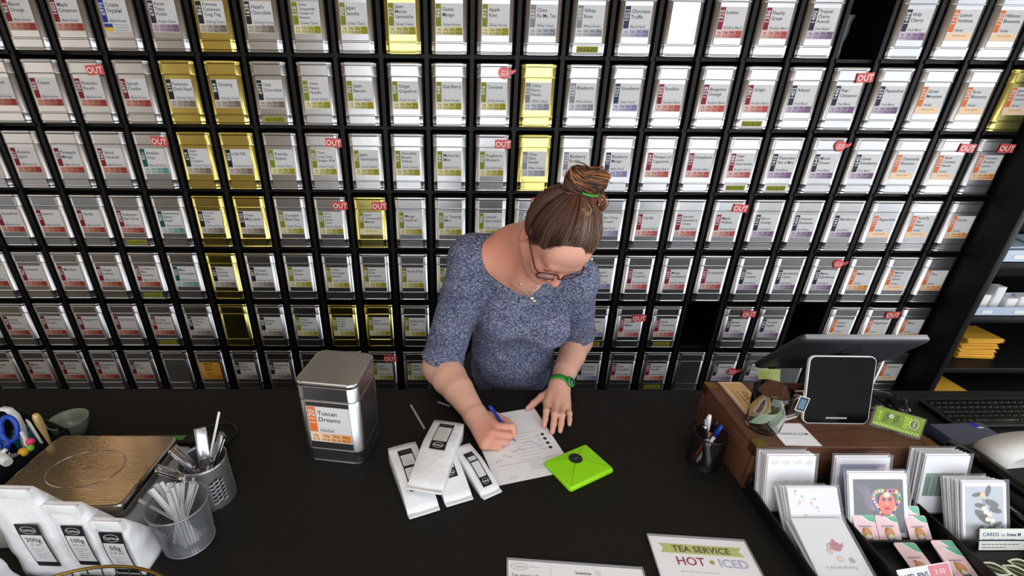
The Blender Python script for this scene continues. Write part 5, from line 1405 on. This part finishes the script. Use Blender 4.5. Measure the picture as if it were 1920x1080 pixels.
def skin_field():
    f = Field(); e = HAX
    # head
    f.ell(hd(0, -0.006, 0.035), (0.075, 0.094, 0.088), e); f.ell(hd(0, 0.034, -0.030), (0.061, 0.064, 0.084), e, 0.02)
    f.ell(hd(0, 0.070, 0.045), (0.060, 0.028, 0.045), e, 0.03)
    for s in (-1, 1):
        f.cap(hd(s*0.054, -0.002, -0.050), hd(s*0.012, 0.070, -0.092), 0.020, 0.018, 0.02)
        f.ell(hd(s*0.038, 0.070, -0.026), (0.024, 0.022, 0.022), e, 0.02)
    f.cap(hd(-0.036, 0.090, 0.026), hd(0.036, 0.090, 0.026), 0.009, 0.009, 0.018)
    f.ell(hd(0, 0.083, -0.088), (0.018, 0.016, 0.015), e, 0.015)
    for s in (-1, 1):
        f.ell(hd(s*0.031, 0.100, 0.004), (0.016, 0.012, 0.011), e, 0.012, True)
        f.ell(hd(s*0.031, 0.080, 0.003), (0.0145, 0.0135, 0.012), e, 0.003)
    f.cap(hd(0, 0.094, 0.016), hd(0, 0.116, -0.026), 0.0075, 0.0105, 0.010)
    f.ell(hd(0, 0.113, -0.029), (0.0125, 0.012, 0.0105), e, 0.006)
    for s in (-1, 1): f.ell(hd(s*0.012, 0.102, -0.033), (0.0085, 0.011, 0.008), e, 0.005)
    f.cap(hd(-0.018, 0.092, -0.0585), hd(0.018, 0.092, -0.0585), 0.0055, 0.0055, 0.006); f.cap(hd(-0.016, 0.091, -0.067), hd(0.016, 0.091, -0.067), 0.0062, 0.0062, 0.004)
    for s in (-1, 1):
        f.ell(hd(s*0.079, -0.010, -0.002), (0.008, 0.018, 0.031), e, 0.006); f.ell(hd(s*0.077, -0.006, -0.028), (0.008, 0.011, 0.011), e, 0.006)
        f.ell(hd(s*0.090, -0.006, 0.004), (0.008, 0.010, 0.017), e, 0.005, True)
    # neck, shoulders, trunk
    nh = hd(0, -0.030, -0.055); f.cap(nh, NB, 0.055, 0.064, 0.03); f.cap(hd(0, 0.012, -0.075), NB+(0.025, -0.06, -0.07), 0.036, 0.05, 0.03)
    for S in (SR, SL): f.cap(NB+(0, 0.01, -0.02), S, 0.058, 0.046, 0.05)
    f.cap(SR, SL, 0.052, 0.052, 0.04)
    trunk(f, -0.011, 0.04)
    # arms
    f.cap(SR, ER, 0.056, 0.052, 0.03); f.cap(SL, EL, 0.052, 0.045, 0.03)
    fm = ER*0.45+WR*0.55+np.array([0, 0, 0.006])
    f.chain([ER, ER*0.72+WR*0.28+np.array((0,0,.004)), fm, WR], [0.054, 0.056, 0.047, 0.034], 0.03)
    f.chain([EL, EL*0.66+WL*0.34, EL*0.3+WL*0.7, WL], [0.046, 0.046, 0.038, 0.030], 0.03)
    # her left hand, flat on the form
    mcp = [(.126,-1.100,.985), (.1495,-1.109,.987), (.1715,-1.110,.983), (.190,-1.103,.977)]
    tip = [(.1085,-1.176,.9585), (.1275,-1.204,.9585), (.151,-1.200,.9585), (.184,-1.170,.9585)]
    pip = [(.119,-1.139,.984), (.140,-1.158,.986), (.1625,-1.157,.982), (.189,-1.138,.974)]
    dip = [(.1135,-1.160,.970), (.1335,-1.184,.971), (.1565,-1.181,.969), (.187,-1.156,.965)]
    for i, m in enumerate(mcp):
        w0 = WL+np.array([(-.014, -.004, .005), (-.003, -.008, .008), (.007, -.006, .006), (.015, -.002, .001)])[i]
        f.cap(w0, m, 0.0185, 0.0120, 0.014)
        s = (1.0, 1.03, 0.98, 0.86)[i]
        f.chain([m, pip[i], dip[i], tip[i]], [0.0114*s, 0.0100*s, 0.0089*s, 0.0075*s], 0.004)
        f.ell(np.array(pip[i])+(0, 0, .001), (0.0098*s, 0.0098*s, 0.0095*s), None, 0.003)
    f.cap((.160, -1.070, .976), (.182, -1.085, .972), 0.014, 0.013, 0.012)
    f.chain([(.156,-1.043,.986), (.118,-1.059,.978), (.090,-1.078,.967), (.070,-1.093,.9595)], [0.0185, 0.0125, 0.0102, 0.0080], 0.012)
    # her right hand, closed round the pen
    m4 = [(-.036,-1.229,.997), (-.053,-1.252,.995), (-.065,-1.268,.985), (-.075,-1.277,.972)]
    p4 = [(.008,-1.218,.989), (-.003,-1.243,.979), (-.013,-1.260,.969), (-.034,-1.272,.961)]
    t4 = [(.0125,-1.231,.9665), (-.004,-1.236,.960), (-.020,-1.245,.9575), (-.040,-1.256,.957)]
    for i, m in enumerate(m4):
        w0 = WR+np.array([(.012, -.006, .006), (.004, -.012, .007), (-.004, -.014, .002), (-.008, -.012, -.008)])[i]
        f.cap(w0, m, 0.0200, 0.0135, 0.016); s = (1.0, 1.02, 0.98, 0.88)[i]
        f.chain([m, p4[i], t4[i]], [0.0122*s, 0.0108*s, 0.0085*s], 0.004)
    f.cap((-.072, -1.205, .972), (-.060, -1.235, .968), 0.020, 0.016, 0.014)
    f.chain([(-.078,-1.158,.980), (-.034,-1.155,.975), (-.001,-1.176,.972), (.0175,-1.205,.964)], [0.0190, 0.0132, 0.0112, 0.0088], 0.012)
    return f
def trunk(f, g, k):
    lean = np.array([[1,0,0],[0,.93,.37],[0,-.37,.93]])
    f.ell((.060,-.888,1.250), (.142+g,.108+g,.150+g), lean, k)
    f.ell((.046,-.820,1.02), (.148+g,.128+g,.19+g), None, 0.06)
    f.ell((-.010,-.972,1.205), (.074+g,.068+g,.072+g), None, 0.05); f.ell((.128,-.980,1.185), (.074+g,.068+g,.072+g), None, 0.05)
    f.ell((.046,-.740,.86), (.172+g,.125+g,.13+g), None, 0.06)
def woman():
    t = thing('person', 'woman in a blue knit sweater with glasses bending over the counter, writing', 'person', (0.05, -0.72, 0.0))
    inv = np.array(t.location)
    # ---- skin
    f = skin_field(); f.cut.append(lambda P: 0.84-P[:, 2])
    V, F = f.mesh((-0.34, -1.32, 0.82), (0.40, -0.58, 1.68), 0.0024, smooth=2)
    V, F = largest(V, F)
    c = np.tile(np.array(lin((214,164,144))), (len(V), 1))
    def blob(cen, r, rgb, a):
        w = (np.exp(-((V-np.array(cen))**2).sum(1)/(r*r))*a)[:, None]; c[:] = c*(1-w)+np.array(lin(rgb))*w
    blob(hd(0, 0.04, 0.0), 0.085, (200,130,110), 0.85); blob(hd(0, 0.115, -0.03), 0.016, (206,116,98), 0.6)
    for s in (-1, 1): blob(hd(s*0.042, 0.085, -0.025), 0.026, (210,126,108), 0.6); blob(hd(s*0.080, -0.008, 0.0), 0.028, (206,120,98), 0.7)
    blob(hd(0, 0.095, -0.063), 0.016, (178,84,82), 0.8)
    blob(NB+(0.0, -0.06, -0.03), 0.12, (204,136,112), 0.6); blob(NB+(-0.06, -0.02, 0.02), 0.08, (206,128,98), 0.6)
    for p in ((-.045,-1.235,.99), (-.06,-1.26,.985)): blob(p, 0.035, (200,128,108), 0.7)
    for p in ((.0, -1.235, .975), (-.01, -1.25, .965)): blob(p, 0.022, (212,140,124), 0.6)
    for p in ((.1085,-1.176,.962), (.1275,-1.204,.962), (.151,-1.200,.962), (.184,-1.170,.962), (.070,-1.093,.962)): blob(p, 0.013, (214,144,132), 0.7); blob(np.array(p)+(-0.0005, -0.001, 0.004), 0.0052, (228,182,172), 0.9)
    blob((.15, -1.09, .995), 0.03, (198,136,116), 0.5)
    sk = attr_mat('skin', 0.48, 0.35, sss=0.12, bump=(260, 0.10))
    o = np_mesh('skin_body', V-inv, F, sk, t, c)
    # ---- sweater
    g = Field()
    g.cap(SR, SL, 0.064, 0.062, 0.04)
    for S in (SR, SL): g.cap(NB+(0, 0.012, -0.025), S, 0.066, 0.058, 0.05)
    trunk(g, 0.0, 0.05)
    cuR = ER*0.93+SR*0.07; cuL = EL*0.84+SL*0.16
    g.cap(SR, ER+(ER-SR)*0.2, 0.067, 0.066, 0.025); g.cap(SL, EL+(EL-SL)*0.2, 0.061, 0.056, 0.025)
    # neckline opening, cuffs, hem
    no = Field(); no.ell((.034,-.990,1.452), (.116,.104,.134), np.array([[.97,.10,-.20],[-.1,.99,0],[.2,0,.97]]))
    ring = lambda P: -no.one(no.p[0], P)
    nR = (ER-SR)/np.linalg.norm(ER-SR); nL = (EL-SL)/np.linalg.norm(EL-SL)
    def cuff(P):
        a = (P-cuR)@nR; ra = np.linalg.norm(P-cuR-a[:, None]*nR, axis=1); b = (P-cuL)@nL; rb = np.linalg.norm(P-cuL-b[:, None]*nL, axis=1)
        return np.maximum(np.where(ra < 0.10, a, -1.0), np.where(rb < 0.085, b, -1.0))
    g.cut += [ring, cuff, lambda P: 0.83-P[:, 2]]
    V, F = g.mesh((-0.34, -1.16, 0.80), (0.42, -0.56, 1.50), 0.004, smooth=1)
    kn = mat('blue_melange_knit', (84,92,132), 0.85, spec=0.2)
    nt = kn.node_tree; b = nt.nodes['Principled BSDF']; tc = nt.nodes.new('ShaderNodeTexCoord')
    def noise(scale, stretch=(1,1,1), det=2):
        mp = nt.nodes.new('ShaderNodeMapping'); mp.inputs['Scale'].default_value = stretch; n = nt.nodes.new('ShaderNodeTexNoise'); n.inputs['Scale'].default_value = scale; n.inputs['Detail'].default_value = det
        nt.links.new(tc.outputs['Object'], mp.inputs[0]); nt.links.new(mp.outputs[0], n.inputs['Vector']); return n.outputs['Fac']
    vo = nt.nodes.new('ShaderNodeTexVoronoi'); vo.inputs['Scale'].default_value = 300; mp = nt.nodes.new('ShaderNodeMapping'); mp.inputs['Scale'].default_value = (1.0, 1.0, 1.5)
    nt.links.new(tc.outputs['Object'], mp.inputs[0]); nt.links.new(mp.outputs[0], vo.inputs['Vector'])
    rp = nt.nodes.new('ShaderNodeValToRGB'); el = rp.color_ramp.elements; el[0].position = 0.30; el[0].color = (*lin((46,49,64)), 1); el[1].position = 0.74; el[1].color = (*lin((172,175,190)), 1)
    e2 = el.new(0.46); e2.color = (*lin((86,93,126)), 1); e3 = el.new(0.60); e3.color = (*lin((112,117,146)), 1)
    sp = nt.nodes.new('ShaderNodeSeparateColor'); nt.links.new(vo.outputs['Color'], sp.inputs[0])
    mx = nt.nodes.new('ShaderNodeMix'); mx.inputs[0].default_value = 0.42
    nt.links.new(noise(420), mx.inputs[2]); nt.links.new(sp.outputs[0], mx.inputs[3]); 
    ad = nt.nodes.new('ShaderNodeMath'); ad.operation = 'MULTIPLY_ADD'; ad.inputs[1].default_value = 0.20; ad.inputs[2].default_value = -0.08
    nt.links.new(noise(9, (1,1,2.4)), ad.inputs[0]); a2 = nt.nodes.new('ShaderNodeMath'); a2.operation = 'ADD'; nt.links.new(mx.outputs[0], a2.inputs[0]); nt.links.new(ad.outputs[0], a2.inputs[1])
    nt.links.new(a2.outputs[0], rp.inputs[0]); nt.links.new(rp.outputs[0], b.inputs['Base Color'])
    bp = nt.nodes.new('ShaderNodeBump'); bp.inputs['Strength'].default_value = 0.75; bp.inputs['Distance'].default_value = 0.004; bp.invert = True
    nt.links.new(vo.outputs['Distance'], bp.inputs['Height']); nt.links.new(bp.outputs[0], b.inputs['Normal'])
    sw = np_mesh('sweater', V-inv, F, kn, t)
    # ribbed cuffs
    for cen, nrm, r in ((cuR, nR, 0.0655), (cuL, nL, 0.0570)):
        q = Vector(nrm).to_track_quat('Z', 'Y').to_matrix(); m = MB()
        ringp = [Vector(cen)-Vector(inv)+q @ Vector((r*math.cos(a), r*math.sin(a), -0.004)) for a in [2*PI*k/40 for k in range(40)]]
        m.tube(ringp, 0.0066, 8, closed=True); m.build('knit_cuff', kn, sw)
    # ---- trousers and shoes (behind the counter)
    q = Field(); dx = 0.085
    q.ell((.046,-.735,.88), (.172,.13,.12), None, 0.03)
    for s in (-1, 1):
        x = .046+s*dx; q.chain([(x,-.73,.84), (x,-.70,.47), (x,-.68,.09)], [0.098, 0.066, 0.052], 0.04)
    q.cut.append(lambda P: np.maximum(P[:, 2]-0.94, 0.06-P[:, 2]))
    V, F = q.mesh((-0.20, -0.92, 0.03), (0.30, -0.50, 1.0), 0.008, smooth=1); np_mesh('trousers', V-inv, F, mat('dark_denim', (34,36,46), 0.85), t)
    for s in (-1, 1):
        x = .046+s*dx-inv[0]; m = MB(); loops = []
        for i in range(11):
            ff = i/10; y = 0.10-0.27*ff+(-0.68-inv[1]); w = 0.040*math.sin(PI*(0.12+0.8*ff))**0.5; h = 0.085*(1-ff)**0.6+0.028
            loops.append([(x+w*math.cos(a), y, max(0, h*math.sin(a))) for a in [PI*k/10 for k in range(11)]])
        m.loft(loops); m.build('shoe', M_BLACKPL, t)
    hair(t, inv); extras(t, inv)
    return t
def hair(t, inv):
    hm = attr_mat('hair', 0.42, 0.5); rr = random.Random(21)
    bun = np.array((0.010, -0.076, 0.138)); cen = np.array((0, -0.006, 0.035)); rad = np.array((0.075, 0.094, 0.088))
    def P(v): p = hd(*v)-inv; return tuple(p)
    def surf(d, off): d = d/np.linalg.norm(d); r = 1/np.sqrt(((d/(rad+off))**2).sum()); return cen+d*r
    # scalp cap
    f = Field(); f.ell(hd(*cen), rad+0.0065, HAX)
    f.ell(hd(0.002, -0.040, 0.100), (0.040, 0.036, 0.026), HAX, 0.03)
    def face(Pn):
        l = (Pn-HC)@HAX.T; x, y, z = l[:, 0], l[:, 1], l[:, 2]
        line = 0.107-2.7*np.abs(x)**1.35+0.014*((x > -0.036) & (x < 0.006))     # hairline height falls to the temples
        a = np.minimum(y-(0.022+0.55*np.maximum(z-0.0, 0)), line-z)
        low = np.where(y > -0.02, -0.012-z+0.02*0, -0.060-z)+np.clip((y+0.02)*0.0, 0, 1)
        return np.maximum(a, low)
    f.cut.append(face)
    V, F = f.mesh(HC-0.2, HC+0.25, 0.003, smooth=1)
    l = (V-HC)@HAX.T; w = np.clip((l[:, 1]+0.06)/0.14, 0, 1)[:, None]
    col = np.array(lin((70,44,31)))*(1-w)+np.array(lin((72,58,48)))*w
    np_mesh('hair_cap', V-inv, F, hm, t, col)
    # combed strands from the hairline up to the bun
    m = MB(); dark, brown, grey, auburn, gold = (lin(c) for c in ((50,32,24), (86,56,40), (112,98,86), (124,70,40), (164,104,58)))
    def strand(start, off, r0, kind, n=9):
        d0 = start-cen; d1 = bun-cen; pts = []; sway = 0.006*math.sin(start[0]*110+start[2]*70)+rr.uniform(-0.003, 0.003); off2 = off+0.006
        for i in range(n+1):
            s = i/n; d = d0/np.linalg.norm(d0)*(1-s)+d1/np.linalg.norm(d1)*s
            p = surf(d, 0.0012+(off-0.0012)*min(1, s*3.5)+0.006*s+0.003*math.sin(PI*s)); k = max(0, (s-0.72)/0.28); p = p*(1-k)+bun*k*1.0+np.array((d0[0]*0.10*k, 0, 0))
            p = p+np.array((sway*math.sin(PI*s), 0, 0))+d/np.linalg.norm(d)*0.0022*math.sin(start[0]*230+start[1]*140)*math.sin(PI*s); pts.append(p)
        cl = math.sin(start[0]*150+start[2]*90)+0.6*math.sin(start[0]*61-start[1]*120); kind = 'd' if cl < -0.55 else ('g' if cl > 0.75 and start[1] > 0.03 else kind)
        base = {'d': dark, 'b': brown, 'g': grey}[kind]; tipc = rr.choice((dark, brown, brown, auburn, auburn) if start[0] < 0.03 else (brown, auburn, gold))
        b0 = len(m.f); m.tube([P(p) for p in pts], [r0*(0.25+0.95*min(1, i/n*3.0)) for i in range(n+1)], 4, 0, dark, caps=False)
        for j in range(b0, len(m.f)):
            s = (j-b0)//4/n; m.c[j] = tuple(a*(1-s)+e*s for a, e in zip(base, tipc))
    for k in range(1700):
        u = rr.uniform(-1, 1)
        if rr.random() < 0.62:   # front hairline and temples
            x = 0.072*u; z = 0.097-2.7*abs(x)**1.35-(0.019 if x > 0.012 else 0.0)+(0.016 if -0.036 < x < 0.004 else 0)+rr.gauss(0, 0.0085); y = 0.088-0.9*abs(x); st = np.array((x, y, z))
        else:                    # sides and nape
            s = 1 if rr.random() < 0.5 else -1; a = rr.uniform(0, 1); st = np.array((s*(0.078-0.045*a**2), 0.02-0.11*a, -0.005-0.055*a))
        st = cen+(st-cen)*(1+rr.uniform(-0.02, 0.03))
        front = st[1] > 0.03
        strand(st, rr.uniform(0.0062, 0.0120), rr.uniform(0.0004, 0.0009), rr.choice('bbgggd' if front else 'bddb'))
    o = m.build('hair_strands', hm, t); o['kind'] = 'stuff'
    # bun: coiled locks
    m = MB(); R = 0.040
    ex = np.array((1, 0.0, 0.10)); ey = np.array((0, 0.75, 0.55)); ez = np.array((-0.1, -0.55, 0.78))
    for k in range(560):
        a0 = rr.uniform(0, 2*PI); th = rr.uniform(0, 2*PI); tl = rr.uniform(-0.5, 0.5); q = 0.025*math.sqrt(rr.uniform(0.25, 1)); span = rr.uniform(1.2, 2.8); n = 10; pts = []
        for i in range(n+1):
            a = a0+span*i/n; tt = th+1.2*i/n; rad2 = R*0.9+q*math.cos(tt)*0.8
            pts.append(bun+np.array((0.0, -0.003, 0.010))+ex*(rad2*1.02*math.cos(a))+ey*(rad2*0.52*math.sin(a))+ez*(q*1.15*math.sin(tt)+tl*rad2*math.sin(a+1.0)*0.7))
        c0 = rr.choice((dark, dark, brown, brown, auburn, auburn, gold)); m.tube([P(p) for p in pts], [0.0007+0.0011*math.sin(PI*i/n) for i in range(n+1)], 5, 0, c0, caps=False)
    for k in range(16):   # flyaway ends at her left
        p0 = bun+np.array((0.040+rr.uniform(-.012,.008), rr.uniform(-.02,.01), 0.012+rr.uniform(-.012,.022))); d = np.array((rr.uniform(.008,.024), rr.uniform(-.01,.01), rr.uniform(-.006,.016)))
        m.tube([P(p0), P(p0+d*0.6), P(p0+d)], [0.0009, 0.0007, 0.0003], 4, 0, rr.choice((brown, auburn)), caps=False)
    for k in range(60):   # loose locks hanging below the bun at her left
        p0 = bun+np.array((0.026+rr.uniform(-.016,.018), rr.uniform(-.01,.012), -0.004)); n = 8; pts = []; sx = rr.uniform(0.010, 0.040)
        for i in range(n+1): s = i/n; pts.append(p0+np.array((sx*math.sin(PI*s*0.75)+rr.uniform(-.0007,.0007), 0.045*s+0.012*math.sin(PI*s), -0.046*s+0.016*math.sin(PI*s))))
        m.tube([P(p) for p in pts], 0.0008, 4, 0, rr.choice((auburn, gold, brown, auburn)), caps=False)
    for k in range(8):    # small curl in front of the bun
        r = 0.010+0.0012*k; m.tube([P(np.array((0.002+r*math.cos(a), -0.010-0.9*r*math.sin(a), 0.1485-0.35*abs(r*math.sin(a))-0.45*abs(r*math.cos(a))))) for a in [PI*1.0+2*PI*0.72*i/12 for i in range(13)]], 0.0009, 4, 0, rr.choice((grey, gold)), caps=False)
    m.ball(P(bun+np.array((0.0, -0.003, 0.010))), (0.036, 0.021, 0.021), 0, dark, 16, 10)
    o = m.build('hair_bun', hm, t); o['kind'] = 'stuff'
    m = MB(); m.tube([P((-0.006,-0.049,0.145)), P((0.002,-0.044,0.1475)), P((0.012,-0.0405,0.1505)), P((0.022,-0.040,0.151)), P((0.032,-0.043,0.149)), P((0.040,-0.050,0.144))], 0.0030, 8, 0)
    m.build('hair_tie', mat('bright_green_elastic', (58,150,52), 0.4), t)
def extras(t, inv):
    P = lambda *v: tuple(hd(*v)-inv)
    fr = mat('dark_red_brown_acetate', (64,26,24), 0.25)
    g = MB(); gl = MB()
    z0 = 0.000
    for s in (-1, 1):
        m = MB(); pts = [(s*0.034+0.0285*math.copysign(abs(math.cos(a))**0.7, math.cos(a)), 0.112-0.012*abs(s*0.034+0.0285*math.cos(a))/0.06, z0-0.006+0.0175*math.copysign(abs(math.sin(a))**0.7, math.sin(a))) for a in [2*PI*k/32 for k in range(32)]]
        g.tube([P(*p) for p in pts], 0.0020, 8, closed=True)
        gl.add([P(*p) for p in pts], [tuple(range(32))])
        g.tube([P(s*0.0635, 0.101, z0+0.004), P(s*0.073, 0.088, z0+0.004), P(s*0.0795, 0.03, z0+0.006), P(s*0.081, -0.006, z0+0.012), P(s*0.078, -0.022, z0-0.004)], [0.0026, 0.0026, 0.0022, 0.002, 0.0018], 8)
    g.tube([P(-0.008, 0.1145, z0), P(0, 0.1175, z0+0.003), P(0.008, 0.1145, z0)], 0.002, 8)
    fo = g.build('eyeglasses', fr, t); gl.build('lens', mat('spectacle_lens', (250,250,250), 0.02, alpha=0.10, spec=0.6), fo)
    b = MB()
    for s in (-1, 1):
        b.tube([P(s*x, y, z) for x, y, z in ((0.046,0.086,0.026),(0.036,0.098,0.031),(0.022,0.101,0.029),(0.012,0.100,0.025))], [0.0012, 0.0022, 0.0024, 0.0012], 6)
    b.build('eyebrows', mat('brown_brow_hair', (104,76,58), 0.7), t)
    for s in (-1, 1):
        m = MB(); m.tube([P(s*0.031+0.0125*math.cos(a), 0.0925-0.003*abs(math.cos(a)), -0.0025-0.0030*math.sin(a)) for a in [PI*k/8 for k in range(9)]], 0.0008, 5); m.build('eyelashes', M_BLACKPL, t)
    # necklaces lie on the chest
    sil = mat('silver_chain', (214,212,208), 0.2, 1.0); gold = mat('gold_chain', (206,160,84), 0.25, 1.0)
    nk = MB(); A = [(-.022,-.985,1.42), (.004,-1.012,1.366), (.030,-1.033,1.352), (.058,-1.048,1.322), (.074,-1.050,1.345), (.094,-1.045,1.372)]
    def spl(A, n=5):
        A = [np.array(a, float) for a in A]; out = []
        for i in range(len(A)-1):
            p0 = A[max(0, i-1)]; p1 = A[i]; p2 = A[i+1]; p3 = A[min(len(A)-1, i+2)]
            for k in range(n): s = k/n; out.append(0.5*((2*p1)+(-p0+p2)*s+(2*p0-5*p1+4*p2-p3)*s*s+(-p0+3*p1-3*p2+p3)*s**3))
        return out+[A[-1]]
    nk.tube([tuple(p-inv) for p in spl(A)], 0.0009, 5); no = nk.build('necklace_chain', sil, t)
    for p, r in ((A[2], 0.0052), ((.062,-1.053,1.317), 0.0078), ((.070,-1.055,1.309), 0.0062), (A[4], 0.0040)):
        m = MB(); m.ball(tuple(np.array(p)-inv+np.array((0,-.003,0))), r, 0, None, 12, 8); m.build('pendant', sil, no)
    m = MB(); B = [(.022,-.975,1.452), (.012,-.992,1.440), (.008,-1.0,1.425), (.020,-1.012,1.405)]; m.tube([tuple(p-inv) for p in spl(B)], 0.0008, 5); m.build('gold_chain', gold, t)
    # watch on her left wrist
    d = Vector(WL-EL).normalized(); cen = Vector(WL)-d*0.006-Vector(inv); q = d.to_track_quat('Z', 'Y').to_matrix()
    m = MB(); loops = []
    for k in range(33):
        a = 2*PI*k/32; loops.append([cen+q @ Vector((rr_*math.cos(a), rr_*math.sin(a), zz)) for rr_, zz in ((0.0335, -0.010), (0.0365, -0.009), (0.0365, 0.009), (0.0335, 0.010))])
    m.loft(loops, cap0=False, cap1=False); wgreen = mat('green_watch_strap', (44,140,44), 0.35); wo = m.build('watch', wgreen, t)
    side = Vector((0.72, -0.45, 0.55)); side -= d*side.dot(d); side.normalize(); M = frame(cen+side*0.0375, d.cross(side), d); 
    m = MB(); m.M = M; m.lathe([(0.0165,-0.002),(0.0175,0.0),(0.0175,0.006),(0.0155,0.008)], 28); m.build('watch_case', wgreen, wo)
    m = MB(); m.M = M; m.lathe([(0.0148,0.0078),(0.0148,0.0086)], 28); m.build('watch_dial', mat('dark_green_dial', (22,70,58), 0.1), wo)
    m = MB(); m.M = M; m.ring(0, 0, 0.0145, 0.0145, 0.0012, 0.009, L(150,200,170)); m.line([(0,0),(0.006,0.006)], 0.0012, 0.0092, L(220,235,225)); m.line([(0,0),(-0.003,0.010)], 0.0010, 0.0092, L(220,235,225)); m.build('watch_hands', M_PRINT, wo)
woman()
# the pen she writes with
def pen_blue():
    p0 = Vector((0.0183, -1.2374, 0.9515)); p1 = Vector((-0.0557, -1.1598, 1.0200)); d = p1-p0; l = d.length
    t = thing('ballpoint_pen', 'translucent blue ballpoint pen held in the writing hand', 'pen', p0, d.to_track_quat('Z', 'Y').to_euler())
    bl = mat('translucent_blue_plastic', (30,62,190), 0.15, spec=0.7)
    b = MB(); b.lathe([(0.0004,0),(0.0012,0.004),(0.0034,0.018),(0.0044,0.03),(0.0046,0.06),(0.0046,l*0.86)], 14); b.build('barrel', bl, t)
    b = MB(); b.lathe([(0.0044,l*0.86),(0.0048,l*0.88),(0.0044,l*0.97),(0.002,l)], 14); b.build('push_button', bl, t)
    b = MB(); b.box((0.0, 0.0062, l*0.80), (0.0034, 0.0016, 0.040), bev=0.0006); b.build('clip', bl, t)
pen_blue()
